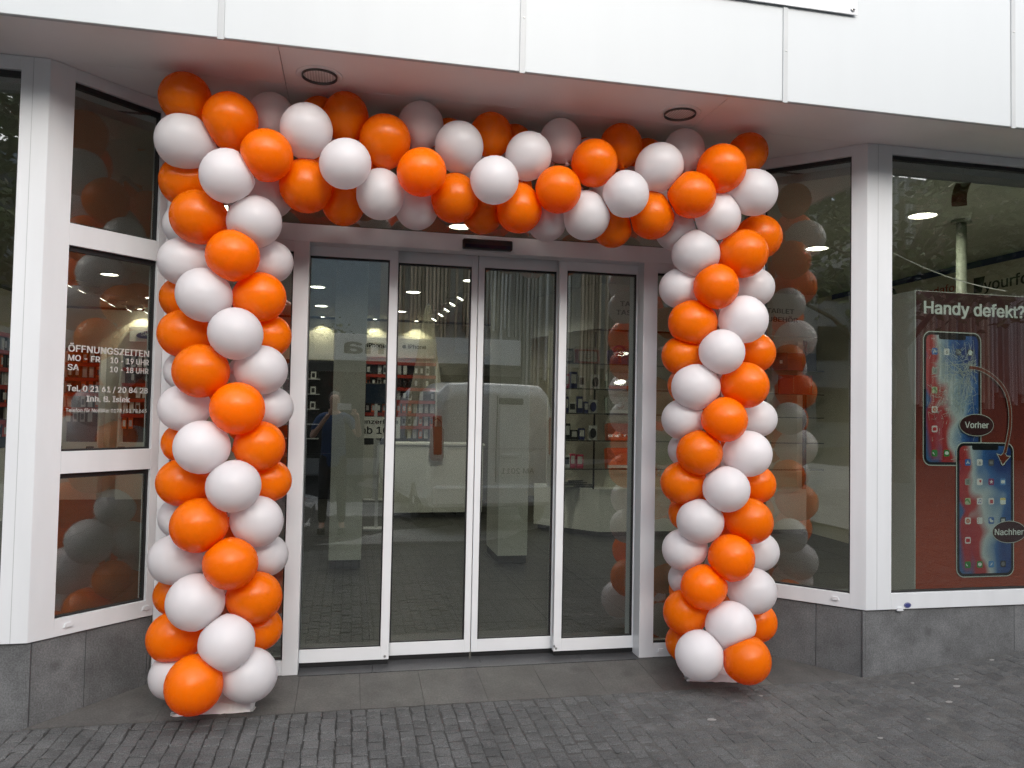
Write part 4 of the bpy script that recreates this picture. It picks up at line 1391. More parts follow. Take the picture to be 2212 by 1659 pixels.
# accessory racks with red price rails and hanging packs
def rack(x0, x1, z0, z1, label, rows=6, rz=0, loc=None, seed=0):
    wd = x1-x0
    t = empty('accessory_rack', label, 'rack', ((x0+x1)/2, YB-.18, 0) if loc is None else loc, rz, group='accessory racks with red price rails')
    rnd = random.Random(seed)
    bm = B(); box(bm, -wd/2, wd/2, .12, .145, .02, z1, bev=.002); obj('back_panel', bm, 'darkgrey', t, local=True)
    bm = B(); box(bm, -wd/2, wd/2, -.12, .12, 0.002, .86); obj('base_cabinet', bm, 'inwhite', t, local=True)
    dz = (z1-z0)/rows
    packs = B()
    for k in range(rows):
        z = z0+dz*(k+1)-.03
        bm = B(); box(bm, -wd/2, wd/2, -.03, .119, z, z+.028); box(bm, -wd/2, wd/2, -.036, -.0305, z-.012, z+.04)
        obj('price_rail', bm, 'red', t, local=True)
        n = max(2, int(wd/.085))
        for i in range(n):
            if rnd.random() < .1: continue
            x = -wd/2+wd*(i+.5)/n
            w_, h_ = .058, dz*.72
            y = -.02+rnd.uniform(0, .05)
            mi = rnd.choice((0, 0, 1, 2, 3))
            box(packs, x-w_/2, x+w_/2, y, y+.02, z-.014-h_, z-.014, mi=mi)
            box(packs, x-w_*.35, x+w_*.35, y-.004, y-.0005, z-.014-h_*.8, z-.014-h_*.25, mi=rnd.choice((0, 1, 3)))
    obj('packs', packs, ['blackm', 'paper', 'orred', 'silver'], t, local=True, kind='stuff')
    bm = B(); box(bm, -wd/2-.02, -wd/2, -.12, .145, 0.002, z1+.02); box(bm, wd/2, wd/2+.02, -.12, .145, 0.002, z1+.02)
    obj('side_panel', bm, 'inwhite', t, local=True)
    return t
rack(-.53, -.17, .96, 2.22, 'accessory rack with red price rails beside the left pillar', seed=1)
rack(-.03, .62, .96, 2.22, 'wide accessory rack with red rails behind the second door leaf', seed=2)
rack(-5.0, -4.5, 1.15, 2.28, 'accessory rack with red rails at the far left corner', rows=5, seed=3)
rack(-4.2, -3.2, 1.05, 2.24, 'accessory rack with red rails under the blue oval sign', rows=5, seed=4)
rack(0, 1.9, .8, 2.34, 'accessory rack turned edge-on beside the third door leaf', rows=8, rz=PI/2, loc=(1.52, 7.9, 0), seed=5)
rack(0, 2.2, 1.0, 2.3, 'accessory rack along the left side wall', rows=6, rz=-PI/2*-1, loc=(XW0+.2, 6.6, 0), seed=6)
# black display wall with small boxed gadgets
t = empty('black_display_wall', 'tall black display wall with small lit shelves of boxed gadgets', 'display', (-1.55, YB-.25, 0))
bm = B(); box(bm, -.60, .60, .05, .22, .002, 2.22); box(bm, -.60, .60, -.12, .05, .002, .72); obj('carcass', bm, 'black', t, local=True)
for k, z in enumerate((.95, 1.18, 1.42, 1.66, 1.90)):
    bm = B(); box(bm, -.58, .30, -.14, .049, z, z+.012); sh = obj('shelf', bm, 'silver', t, local=True)
gad = []
for k, z in enumerate((1.42, 1.66, 1.90)):
    for i in range(5):
        if (i*3+k) % 4 == 3: continue
        g = empty('gadget_box', 'small pale boxed gadget, ' + ('first', 'second', 'third', 'fourth', 'fifth')[i] + ' from the left on the ' + ('lowest', 'middle', 'top')[k] + ' stocked black shelf', 'box', (-1.55-.48+.17*i, YB-.31, z+.0125), group='boxed gadgets on the black display wall')
        bm = B(); box(bm, -.04, .04, -.03, .03, 0, .115, bev=.002); obj('carton', bm, 'paper', g, local=True)
        bm = B(); box(bm, -.024, .024, -.0325, -.0305, .02, .09); obj('label', bm, 'blackm', g, local=True)
# wall screen
t = empty('wall_screen', 'dark flat screen standing between the white pillar and the red rack', 'screen', (-.40, 8.45, 0))
bm = B(); box(bm, -.14, .22, -.02, .02, 1.53, 1.86, bev=.004); obj('bezel', bm, 'black', t, local=True)
bm = B(); box(bm, -.125, .205, -.0225, -.0205, 1.545, 1.845); obj('display', bm, 'screen', t, local=True)
bm = B(); tube(bm, [(.04, 0, .004), (.04, 0, 1.53)], .025); box(bm, -.12, .20, -.12, .12, .002, .02); obj('stand', bm, 'silver', t, local=True)

# long sales counter at the back and its sign
t = empty('sales_counter', 'long white sales counter at the back of the shop', 'counter', (.1, 6.75, 0))
bm = B(); box(bm, -.35, .95, -.25, .25, .06, .97, bev=.006); obj('body', bm, 'inwhite', t, local=True)
bm = B(); box(bm, -.37, .97, -.27, .27, .9705, 1.0, bev=.004); obj('worktop', bm, 'paper', t, local=True)
bm = B(); box(bm, -.33, .93, -.23, .23, .002, .06); obj('plinth', bm, 'darkgrey', t, local=True)
t = empty('price_placard', 'white placard reading Panzerfolie ab 10 euro, half hidden by the pillar', 'placard', (-.42, 5.5, 0))
bm = B(); box(bm, -.28, .26, -.004, .004, 1.10, 1.36); obj('card', bm, 'paper', t, local=True)
fm = face_mtx((0, -.0055, 0), (1, 0))
bm = B(); text(bm, 'Panzerfolie', fm, -.255, 1.275, .49, .052, bold=.02); text(bm, 'ab 10€', fm, -.21, 1.155, .42, .085, bold=.02)
obj('lettering', bm, 'ink', t, local=True)
bm = B(); box(bm, -.02, .02, .006, .02, .02, 1.2); box(bm, -.15, .15, -.1, .1, .002, .02); obj('stand', bm, 'silver', t, local=True)
# tall brown bag hung at the counter front
t = empty('brown_bag', 'tall brown bag with rounded corners hung on the front of the sales counter', 'bag', (.40, 6.44, .76))
bm = B(); prism(bm, rrect(.19, .46, .06, cy=.24), 0, .05, face_mtx((0, .04, 0), (1, 0))); obj('pouch', bm, 'tan', t, local=True)
bm = B(); tube(bm, [(-.06, .02, .44), (-.055, .03, .54), (0, .035, .58), (.055, .03, .54), (.06, .02, .44)], .008, 7); obj('handle', bm, 'tan', t, local=True)

# ---------------------------------------------------------------- tablet wall on the right
bw = empty('header_board', 'white header board lettered TABLET TASCHEN and TABLET ZUBEHÖR', 'sign', (3.3, 4.4, 2.42))
bm = B(); box(bm, 2.02, 4.80, 4.40, 4.46, 2.43, CZ-.004, bev=.002); obj('board', bm, 'inwhite', bw)
bm = B(); box(bm, 1.62, 1.68, 4.5, 6.1, 2.43, CZ-.004, Matrix.Translation((1.98, 4.46, 0)) @ Matrix.Rotation(.28, 4, 'Z') @ Matrix.Translation((-1.65, -4.5, 0))); obj('side_board', bm, 'inwhite', bw)
fm = face_mtx((0, 4.3985, 0), (1, 0))
bm = B()
text(bm, 'TABLET', fm, 2.252, 2.697, .36, .056); text(bm, 'TASCHEN', fm, 2.204, 2.595, .46, .056)
text(bm, 'TABLET', fm, 4.11, 2.705, .36, .054); text(bm, 'ZUBEHÖR', fm, 4.06, 2.602, .46, .054)
obj('lettering', bm, 'ink', bw)
cb = empty('base_cabinet', 'low white cabinet under the glass shelves with tablet cases', 'cabinet', (3.4, 4.6, 0))
bm = B()
prism(bm, [(2.14, 4.70), (4.85, 4.70), (4.85, 5.3), (2.0, 5.3), (1.52, 5.42)], .06, .56)
obj('carcass', bm, 'inwhite', cb)
bm = B(); prism(bm, [(2.17, 4.74), (4.84, 4.74), (4.84, 5.28), (2.0, 5.28), (1.57, 5.40)], .002, .06); obj('plinth', bm, 'darkgrey', cb)
bm = B(); box(bm, 2.62, 2.626, 4.698, 4.6995, .07, .55); box(bm, 3.5, 3.506, 4.698, 4.6995, .07, .55); obj('door_gap', bm, 'blackm', cb)
gs = empty('glass_shelf_unit', 'glass shelf unit with thin steel posts holding tablet cases', 'shelf', (3.3, 4.55, .56))
SH = (2.022, 1.736, 1.456, 1.15, .83)
for z in SH:
    bm = B(); box(bm, 1.55, 4.86, 4.36, 4.69, z-.012, z-.002); obj('glass_shelf', bm, 'clear', gs)
    bm = B(); box(bm, 1.55, 4.86, 4.357, 4.3595, z-.013, z-.001); obj('shelf_edge', bm, 'darkgrey', gs)
for x in (2.06, 3.2, 4.80, 4.98 if False else 4.83):
    bm = B(); box(bm, x-.009, x+.009, 4.691, 4.705, .56, 2.42); obj('post', bm, 'blackm', gs)
bm = B(); box(bm, 1.55, 4.86, 4.93, 4.95, .565, 2.43); obj('back_panel', bm, 'cream', gs)

def item(name, x0, x1, z, h, label, cat, mat, y=4.42, d=.06, tilt=.12):
    t = empty(name, label, cat, ((x0+x1)/2, y, z))
    w_ = x1-x0
    mt = Matrix.Rotation(-tilt, 4, 'X')
    bm = B(); box(bm, -w_/2, w_/2, 0, d, 0, h, mt, bev=.006)
    obj('case', bm, mat, t, local=True)
    return t, mt, w_
def smile(t, mt, w_, h, col, face='paper', zc=None):
    fm = mt @ face_mtx((0, -.001, h*.5), (1, 0))
    bm = B(); prism(bm, rrect(w_*.78, h*.72, .02), 0, .002, fm); obj('front_card', bm, face, t, local=True)
    bm = B()
    fm2 = fm @ Matrix.Translation((0, 0, .0022))
    for k in range(10):
        a0, a1 = math.radians(205+13*k), math.radians(205+13*(k+1))
        R0, R1 = h*.24, h*.275
        c = h*.08
        prism(bm, [(R0*math.cos(a0), c+R0*math.sin(a0)), (R1*math.cos(a0), c+R1*math.sin(a0)), (R1*math.cos(a1), c+R1*math.sin(a1)), (R0*math.cos(a1), c+R0*math.sin(a1))], 0, .001, fm2)
    for sx in (-1, 1):
        prism(bm, ellipse(sx*h*.13, h*.12, h*.025, h*.035, 10), 0, .001, fm2)
    obj('smile_print', bm, col, t, local=True)
def wrap(t, mt, w_, h, d):
    bm = B(); box(bm, -w_/2-.012, w_/2+.012, -.012, d+.01, -.0, h+.03, mt, bev=.01); obj('clear_bag', bm, 'plasticbag', t, local=True)
t, mt, w_ = item('tablet_case', 1.74, 2.026, 2.022, .165, 'red bumper tablet case with a smiling face on the top glass shelf', 'tablet case', 'red'); smile(t, mt, w_, .165, 'inkred'); wrap(t, mt, w_, .165, .06)
t, mt, w_ = item('tablet_case', 1.60, 1.715, 2.022, .17, 'dark framed tablet case with a smile beside the red one', 'tablet case', 'black'); smile(t, mt, w_, .17, 'ink')
t, mt, w_ = item('tablet_case', 2.13, 2.40, 2.022, .165, 'purple foam tablet case with pink strap on the top shelf', 'tablet case', 'purple')
bm = B(); prism(bm, rrect(.035, .15, .015), 0, .008, mt @ face_mtx((0, -.002, .09), (1, 0))); prism(bm, rrect(.12, .03, .012), 0, .01, mt @ face_mtx((0, -.002, .125), (1, 0))); obj('strap', bm, 'pink', t, local=True)
bm = B(); tube(bm, [Vector((.07*math.cos(a), .03, .165+.05*math.sin(a))) for a in [PI*k/10 for k in range(11)]], .012); obj('handle', bm, 'purple', t, local=True)
wrap(t, mt, w_, .19, .06)
for k, (z, h, lab, mc) in enumerate(((1.736, .20, 'white faced smile box with red edge on the second shelf', 'paper'), (1.456, .20, 'blue and white boxed tablet case on the third shelf', 'paper'), (1.15, .20, 'orange red smile box on the fourth shelf', 'orred'), (.83, .24, 'orange red box with smile print on the lowest shelf', 'orred'))):
    t, mt, w_ = item('boxed_tablet_case', 2.13, 2.42, z, h, lab, 'box', mc, y=4.40, d=.10, tilt=.2)
    smile(t, mt, w_, h, 'inkred', face='paper' if k < 2 else 'orred')
    bm = B(); box(bm, -w_/2-.004, w_/2+.004, -.03, -.008, 0.001, .035, mt); obj('lip', bm, 'paper' if k % 2 else 'orred', t, local=True)
    if k < 3: wrap(t, mt, w_, h, .1)
for k, (x, z, h, body, lab) in enumerate(((1.985, 1.736, .165, 'blackm', 'black computer mouse in a clear blister pack on the second shelf'), (1.962, 1.456, .155, 'navy', 'blue computer mouse in a clear blister pack on the third shelf'), (1.966, 1.15, .165, 'blackm', 'black computer mouse in a clear blister pack on the fourth shelf'))):
    t = empty('mouse_pack', lab, 'blister pack', (x, 4.45, z))
    bm = B(); box(bm, -.05, .05, .01, .014, 0, h); obj('backing_card', bm, 'paper', t, local=True)
    bm = B(); prism(bm, ellipse(0, h*.48, .032, .055, 20), 0, .03, face_mtx((0, .009, 0), (1, 0))); obj('mouse', bm, body, t, local=True, smooth=False)
for k, (x, z, lab) in enumerate(((4.3, 2.022, 'dark red tablet folder with gold edge and small emblem behind the angled right window'), (4.50, 2.022, 'bright red tablet folder beside the dark red one'), (4.69, 2.022, 'dark slate tablet folder at the right end of the shelf'))):
    t = empty('tablet_folder', lab, 'tablet case', (x, 4.45, z), rz=-.5)
    bm = B(); box(bm, -.105, .105, 0, .02, 0, .215, Matrix.Rotation(-.1, 4, 'X'), bev=.005); obj('cover', bm, ('posterdark', 'red', 'darkgrey')[k], t, local=True)
    bm = B(); box(bm, -.112, -.1055, -.002, .024, 0, .22, Matrix.Rotation(-.1, 4, 'X')); obj('spine', bm, 'gold' if k == 0 else 'red', t, local=True)
    if k == 0:
        bm = B(); prism(bm, rrect(.03, .04, .004, cx=.03, cy=.10), 0, .002, Matrix.Rotation(-.1, 4, 'X') @ face_mtx((0, -.001, 0), (1, 0))); obj('emblem', bm, 'paper', t, local=True)
for x, lab in ((4.44, 'curved red folder case with gold stitching on the second shelf'), (4.66, 'second curved red folder case, nearer the shelf end')):
    t = empty('tablet_folder', lab, 'tablet case', (x, 4.46, 1.736), rz=-.3)
    bm = B(); prism(bm, [(-.1, 0), (.09, 0), (.10, .05), (.07, .09), (-.07, .09), (-.11, .05)], 0, .23); obj('cover', bm, 'red', t, local=True)
    bm = B()
    for zz in [.02+.02*q for q in range(10)]: box(bm, .06, .066, -.002, 0, zz, zz+.01)
    obj('stitching', bm, 'gold', t, local=True)
STK = (('blackm', 'black'), ('paper', 'white'), ('silver', 'silver grey'), ('navy', 'dark blue'), ('red', 'red'), ('pink', 'pink'))
rs = random.Random(21)
for k, z in enumerate((1.736, 1.456, 1.15, .83)):
    x = 1.62
    n_ = 0
    while x < 1.86:
        w_ = rs.uniform(.05, .09); h_ = rs.uniform(.10, .19)
        m_n, m_l = rs.choice(STK)
        t = empty('accessory_box', '%s accessory box, %s from the left on the %s glass shelf' % (m_l, ('first', 'second', 'third', 'fourth', 'fifth')[n_], ('second', 'third', 'fourth', 'lowest')[k]), 'box', (x+w_/2, 4.45, z), group='accessory boxes on the glass shelves')
        bm = B(); box(bm, -w_/2, w_/2, 0, .05, 0, h_, bev=.002); obj('carton', bm, m_n, t, local=True)
        bm = B(); box(bm, -w_*.36, w_*.36, -.0012, -.0002, h_*.3, h_*.85); obj('label', bm, 'paper' if m_n != 'paper' else 'blackm', t, local=True)
        x += w_+rs.uniform(.004, .02); n_ += 1
# stack of dark tablets and pads on the cabinet
t = empty('tablet_stand', 'stack of dark tablets lying on the white cabinet corner', 'tablet', (1.95, 5.05, .562))
for k in range(4):
    bm = B(); box(bm, -.22+.02*k, .20-.03*k, -.13, .13, .012*k*2, .012*k*2+.010, Matrix.Rotation(.15*k-.2, 4, 'Z')); obj('tablet', bm, 'black', t, local=True)

# ---------------------------------------------------------------- right display window
pb = empty('poster_box', 'white display box with red brown phone repair poster', 'poster', (3.2, .3, .44))
PX0, PZ0, PZ1, PY = 2.636, .415, 2.262, .145
bm = B(); box(bm, PX0, 4.2, PY, .52, PZ0-.055, PZ1, bev=.002); obj('box', bm, 'inwhite', pb)
fm = face_mtx((0, PY-.0008, 0), (1, 0))
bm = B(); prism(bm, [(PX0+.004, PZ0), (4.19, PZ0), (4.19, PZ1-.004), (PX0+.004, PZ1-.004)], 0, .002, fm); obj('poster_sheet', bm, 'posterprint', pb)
def lay(k): return face_mtx((0, PY-.0030-.0009*k, 0), (1, 0))
bm = B(); text(bm, 'Handy defekt?', lay(0), 2.697, 2.122, .735, .075); obj('headline', bm, 'postertext', pb)
def phone(cx, cz, w_, h, k, cracked):
    bm = B()
    prism(bm, rrect(w_, h, .055, cx=cx, cy=cz), 0, .0006, lay(k), 1)
    prism(bm, rrect(w_-.012, h-.012, .050, cx=cx, cy=cz), .0006, .0009, lay(k), 0)
    p = obj('phone_print', bm, ['phonebody', 'phoneline'], pb)
    bm = B(); prism(bm, rrect(w_-.045, h-.045, .036, cx=cx, cy=cz), 0, .0005, lay(k+1)); obj('phone_screen', bm, 'wall', p)
    bm = B(); prism(bm, rrect(w_*.46, .032, .012, cx=cx, cy=cz+h/2-.032), 0, .0005, lay(k+1.6)); obj('notch', bm, 'phonebody', p)
    cols = [cx-w_*.305, cx-w_*.1, cx+w_*.1, cx+w_*.305]
    rows = [cz+h/2-.125-.1205*q*h/.835 for q in range(5)]
    pal = [[(.03, .16, .5), (.75, .75, .74), (.10, .10, .11), (.02, .02, .02)],
           [(.35, .38, .34), (.78, .76, .76), (.28, .03, .14), (.10, .26, .55)],
           [(.45, .52, .34), (.76, .73, .74), (.75, .70, .70), (.72, .62, .25)],
           [(.70, .70, .68), (.72, .72, .72), (.05, .14, .42), (.05, .07, .08)],
           [(.72, .68, .68)]]
    s = .0205
    for r_, row in enumerate(pal):
        for c_, col in enumerate(row):
            if cracked and ((c_ > 1 and r_ > 0) or (r_ in (1, 2, 3) and c_ == 1)): continue
            bm = B(); prism(bm, rrect(2*s, 2*s, .009, cx=cols[c_], cy=rows[r_]), 0, .0005, lay(k+2)); ic = obj('app_icon', bm, icon(col), p)
            g = B(); x_, y_ = cols[c_], rows[r_]; mg = lay(k+2.8); gm = 'postertext'
            key = (r_, c_)
            if key == (0, 0):
                for a, b in (((-.010, -.009), (.002, .012)), ((.010, -.009), (-.002, .012)), ((-.013, -.004), (.013, -.004))):
                    d = Vector((b[0]-a[0], b[1]-a[1])).normalized(); n_ = Vector((-d.y, d.x))*.0018
                    prism(g, [(x_+a[0]+n_.x, y_+a[1]+n_.y), (x_+a[0]-n_.x, y_+a[1]-n_.y), (x_+b[0]-n_.x, y_+b[1]-n_.y), (x_+b[0]+n_.x, y_+b[1]+n_.y)], 0, .0004, mg)
            elif key == (0, 1):
                text(g, '6', mg, x_, y_-.012, None, .020, bold=0, align='CENTER'); gm = 'ink'
            elif key == (0, 2): prism(g, rrect(.026, .018, .004, cx=x_, cy=y_-.001), 0, .0004, mg); gm = icon((.22, .22, .23))
            elif key == (0, 3): prism(g, ellipse(x_, y_, .016, .016), 0, .0004, mg)
            elif key == (1, 0): prism(g, rrect(.02, .028, .003, cx=x_, cy=y_), 0, .0004, mg); gm = icon((.22, .25, .22))
            elif key == (1, 1):
                prism(g, [(x_+.004+.008*q*(1.0), y_+.004+v) for q, v in ((0, -.010), (1, 0), (.8, .007), (.35, .008), (0, .004), (-.35, .008), (-.8, .007), (-1, 0))], 0, .0004, mg); gm = icon((.6, .03, .06))
            elif key == (1, 2): prism(g, [(x_+(.014 if q % 2 == 0 else .006)*math.sin(2*PI*q/10), y_+(.014 if q % 2 == 0 else .006)*math.cos(2*PI*q/10)) for q in range(10)], 0, .0004, mg)
            elif key == (1, 3): prism(g, rrect(.028, .019, .003, cx=x_, cy=y_), 0, .0004, mg)
            elif key == (2, 0): prism(g, [(x_-.02, y_-.004), (x_-.006, y_+.006), (x_+.018, y_-.016), (x_+.018, y_-.006), (x_, y_+.018), (x_-.02, y_+.008)], 0, .0004, mg); gm = icon((.15, .32, .10))
            elif key == (2, 1):
                for dx in (-.006, .008): prism(g, ellipse(x_+dx-.002, y_-.009, .0045, .0035, 10), 0, .0004, mg); prism(g, rrect(.002, .022, .0008, cx=x_+dx+.0015, cy=y_+.002), 0, .0004, mg)
                prism(g, [(x_-.0055, y_+.008), (x_+.0105, y_+.012), (x_+.0105, y_+.016), (x_-.0055, y_+.012)], .0005, .0009, mg); gm = icon((.12, .14, .4))
            elif key == (2, 2): prism(g, rrect(.022, .022, .003, cx=x_+.002, cy=y_-.002), 0, .0004, mg); gm = icon((.55, .08, .10))
            elif key == (2, 3): prism(g, [(x_-.02, y_-.018), (x_+.02, y_-.018), (x_+.02, y_+.006), (x_-.02, y_+.006)], 0, .0004, mg)
            elif key == (3, 0):
                for q in range(8): prism(g, ellipse(x_+.009*math.cos(q*PI/4), y_+.009*math.sin(q*PI/4), .0055, .0055, 10), .0001*q, .0004+.0001*q, mg, 0)
                gm = icon((.55, .16, .08))
            elif key == (3, 1):
                for q in range(3): prism(g, ellipse(x_-.012, y_+.010-.010*q, .003, .003, 8), 0, .0004, mg)
                gm = icon((.55, .12, .05))
            elif key == (3, 2): prism(g, ellipse(x_-.006, y_+.006, .008, .008, 12), 0, .0003, mg); prism(g, rrect(.026, .012, .006, cx=x_+.002, cy=y_-.004), .0004, .0008, mg)
            elif key == (3, 3):
                for q in range(3): prism(g, rrect(.026, .004, .001, cx=x_, cy=y_+.007-.007*q), 0, .0004, mg)
            elif key == (4, 0): prism(g, rrect(.028, .021, .005, cx=x_, cy=y_), 0, .0004, mg); gm = icon((.55, .02, .03))
            if len(g.verts): obj('app_glyph', g, gm, p)
            else: g.free()
    for c_, col in enumerate(((.04, .24, .05), (.05, .26, .06), (.10, .28, .60), (.04, .04, .045))):
        if cracked and c_ > 2: continue
        y_ = cz-h/2+.078
        bm = B(); prism(bm, rrect(2*s, 2*s, .009, cx=cols[c_], cy=y_), 0, .0005, lay(k+2)); obj('app_icon', bm, icon(col), p)
        g = B(); mg = lay(k+2.8)
        if c_ == 0:
            pts = [(cols[c_]+.014*math.cos(a), y_+.004+.014*math.sin(a)) for a in [math.radians(170+12*q) for q in range(9)]]+[(cols[c_]+.008*math.cos(a), y_+.004+.008*math.sin(a)) for a in [math.radians(266-12*q) for q in range(9)]]
            prism(g, pts, 0, .0004, mg)
        elif c_ == 1: prism(g, ellipse(cols[c_], y_+.001, .014, .011), 0, .0004, mg)
        elif c_ == 2: prism(g, [(cols[c_]-.010, y_-.012), (cols[c_]+.003, y_-.002), (cols[c_]+.011, y_+.012), (cols[c_]-.003, y_+.002)], 0, .0004, mg)
        else: prism(g, ellipse(cols[c_], y_, .013, .013), 0, .0004, mg)
        obj('app_glyph', g, 'postertext' if c_ < 3 else icon((.18, .18, .19)), p)
    bm = B(); text(bm, '6:44', lay(k+2), cx-w_*.37, cz+h/2-.05, .028, .011, bold=0); obj('clock_print', bm, 'postertext', p)
    return p
p1 = phone(2.898, 1.597, .422, .832, 1, True)
# crack web over the first phone
bm = B()
rr = random.Random(5)
c0 = (3.01, 1.79)
mg = lay(5.2)
def seg(a, b, wd):
    d = Vector((b[0]-a[0], b[1]-a[1]))
    if d.length < 1e-5: return
    n_ = Vector((-d.y, d.x)).normalized()*wd
    prism(bm, [(a[0]+n_.x, a[1]+n_.y), (a[0]-n_.x, a[1]-n_.y), (b[0]-n_.x*.4, b[1]-n_.y*.4), (b[0]+n_.x*.4, b[1]+n_.y*.4)], 0, .0003, mg)
inside = lambda p: 2.715 < p[0] < 3.085 and 1.21 < p[1] < 1.985
for k in range(46):
    a = rr.uniform(0, 2*PI)
    p = (c0[0]+rr.uniform(-.05, .05), c0[1]+rr.uniform(-.06, .06))
    L_ = rr.uniform(.1, .42)*(1 if rr.random() < .7 else 1.5)
    n = rr.randint(3, 7)
    for q in range(n):
        a += rr.uniform(-.35, .35)
        t_ = (p[0]+L_/n*math.cos(a), p[1]+L_/n*math.sin(a))
        if not inside(t_): break
        seg(p, t_, rr.uniform(.0008, .0024))
        p = t_
for k in range(420):
    g_ = (rr.gauss(c0[0]-.10, .11), rr.gauss(c0[1]-.11, .15))
    a = rr.uniform(0, 2*PI)
    t_ = (g_[0]+rr.uniform(.01, .05)*math.cos(a), g_[1]+rr.uniform(.01, .05)*math.sin(a))
    if inside(g_) and inside(t_): seg(g_, t_, rr.uniform(.0006, .0018))
obj('crack_web', bm, 'phoneline', pb)
p2 = phone(3.133, .911, .422, .835, 6, False)
for cx, cz, s_, lab in ((3.066, 1.436, 'Vorher', 0), (3.305, .770, 'Nachher', 1)):
    bm = B()
    prism(bm, ellipse(cx, cz, .126, .070, 40), 0, .0006, lay(11), 1)
    prism(bm, ellipse(cx, cz, .122, .066, 40), .0006, .0009, lay(11), 0)
    ov = obj('oval_badge', bm, ['posterdark', 'phoneline'], pb)
    bm = B(); text(bm, s_, lay(12.2), cx-(.086 if lab == 0 else .108), cz-.018, .172 if lab == 0 else .213, .038, bold=.02); obj('lettering', bm, 'postertext', ov)
# curved arrow from the broken to the mended phone
def arrow_pts(off):
    P = [(3.015, 1.795), (3.10, 1.785), (3.20, 1.735), (3.275, 1.66), (3.31, 1.56), (3.315, 1.45), (3.30, 1.36), (3.275, 1.265)]
    out = []
    for i in range(len(P)-1):
        for k in range(4):
            t = k/4
            p0, p1_, p2_, p3 = P[max(i-1, 0)], P[i], P[i+1], P[min(i+2, len(P)-1)]
            out.append(tuple(.5*(2*p1_[c]+(p2_[c]-p0[c])*t+(2*p0[c]-5*p1_[c]+4*p2_[c]-p3[c])*t*t+(3*p1_[c]-p0[c]-3*p2_[c]+p3[c])*t**3) for c in (0, 1)))
    out.append(P[-1])
    return out
path = arrow_pts(0)
def ribbon(bm, path, wd, m, mi, z0, z1):
    l, r = [], []
    for i, p in enumerate(path):
        a, b = path[max(i-1, 0)], path[min(i+1, len(path)-1)]
        d = Vector((b[0]-a[0], b[1]-a[1])).normalized()
        l.append((p[0]-d.y*wd, p[1]+d.x*wd)); r.append((p[0]+d.y*wd, p[1]-d.x*wd))
    for i in range(len(path)-1):
        prism(bm, [l[i], r[i], r[i+1], l[i+1]], z0, z1, m, mi)
bm = B()
head = lambda s: [(3.262, 1.192-.0*s), (3.225-s, 1.262+s*1.4), (3.228, 1.27+s), (3.262, 1.235), (3.262+.04, 1.258+s), (3.308+s, 1.256+s*1.2)]
ribbon(bm, path, .0125, lay(10), 1, 0, .0005)
prism(bm, [(3.258, 1.183), (3.212, 1.262), (3.246, 1.252), (3.27, 1.275), (3.29, 1.248), (3.322, 1.246)], 0, .0005, lay(10), 1)
ribbon(bm, path, .0095, lay(10), 0, .0005, .0008)
prism(bm, [(3.258, 1.191), (3.222, 1.254), (3.247, 1.247), (3.27, 1.270), (3.287, 1.243), (3.311, 1.241)], .0005, .0008, lay(10), 0)
obj('arrow_print', bm, ['poster', 'phoneline'], pb)

# pole, hanging cable and red card behind the right pane
t = empty('steel_pole', 'slim pale pole standing behind the right display window', 'pole', (3.655, .9, 0))
bm = B(); tube(bm, [(0, 0, .002), (0, 0, CZ-.002)], .036, 14); obj('tube', bm, 'pale', t, local=True, smooth=True)
bm = B(); lathe(bm, [(.07, CZ-.02), (.07, CZ-.001)], 16); obj('collar', bm, 'pale', t, local=True)
t = empty('hanging_card', 'small dark red curled card hanging at the top of the right window', 'card', (2.94, .09, 2.86))
bm = B()
g = {}
for i in range(9):
    for j in range(7):
        u, v = i/8, j/6
        g[i, j] = bm.verts.new((-.062+.124*u+.03*v*v-.03, .02*math.sin(u*2.5)+.03*v*(1-v), .075-.15*(1-v)*1.0+.02*u))
for i in range(8):
    for j in range(6): bm.faces.new((g[i, j], g[i+1, j], g[i+1, j+1], g[i, j+1]))
bmesh.ops.solidify(bm, geom=bm.faces[:], thickness=.002)
obj('card', bm, 'poster', t, local=True, smooth=True)
bm = B(); tube(bm, [(0, .01, .09), (0, .01, .17)], .002, 6); obj('thread', bm, 'steel', t, local=True)
bm = B()
tube(bm, [(2.36+.105*k, .35+.01*k, 2.66-.55*(k/12)*(1-.45*k/12)-.0) for k in range(13)], .003, 6)
wtag(obj('hanging_cable', bm, 'silver'), 'thin pale cable sagging across the right display window', 'cable')

# brand lettering on the right side wall
t = empty('brand_band', 'cream wall band with blue stripe and phone brand names', 'sign', (XW1-.02, 2, 2.4))
bm = B(); box(bm, XW1-.03, XW1-.001, .3, 4.3, 2.36, 2.885); obj('band', bm, 'cream', t)
bm = B(); box(bm, XW1-.035, XW1-.001, .3, 4.3, 2.886, 2.945); obj('stripe', bm, 'navy', t)
fm = face_mtx((XW1-.0315, 0, 0), (0, -1))
bm = B(); text(bm, 'yourfone', fm, -2.02, 2.655, .66, .098, bold=.02); obj('dark_lettering', bm, 'ink', t)
bm = B(); prism(bm, [(-2.14, 2.645), (-2.05, 2.645), (-2.01, 2.79), (-2.14, 2.79)], 0, .002, fm); obj('dark_square', bm, 'ink', t)
bm = B(); text(bm, 'vodafone', fm, -2.80, 2.705, .58, .075, bold=.01); obj('red_lettering', bm, 'inkred', t)
bm = B(); prism(bm, ellipse(-2.87, 2.74, .05, .05), 0, .002, fm); obj('red_roundel', bm, 'inkred', t)
bm = B(); tube(bm, [(XW1-.033, 3.28+.09*math.cos(a), 2.76+.10*math.sin(a)) for a in [PI*k/10 for k in range(11)]], .02, 6); obj('dark_arc', bm, 'ink', t)
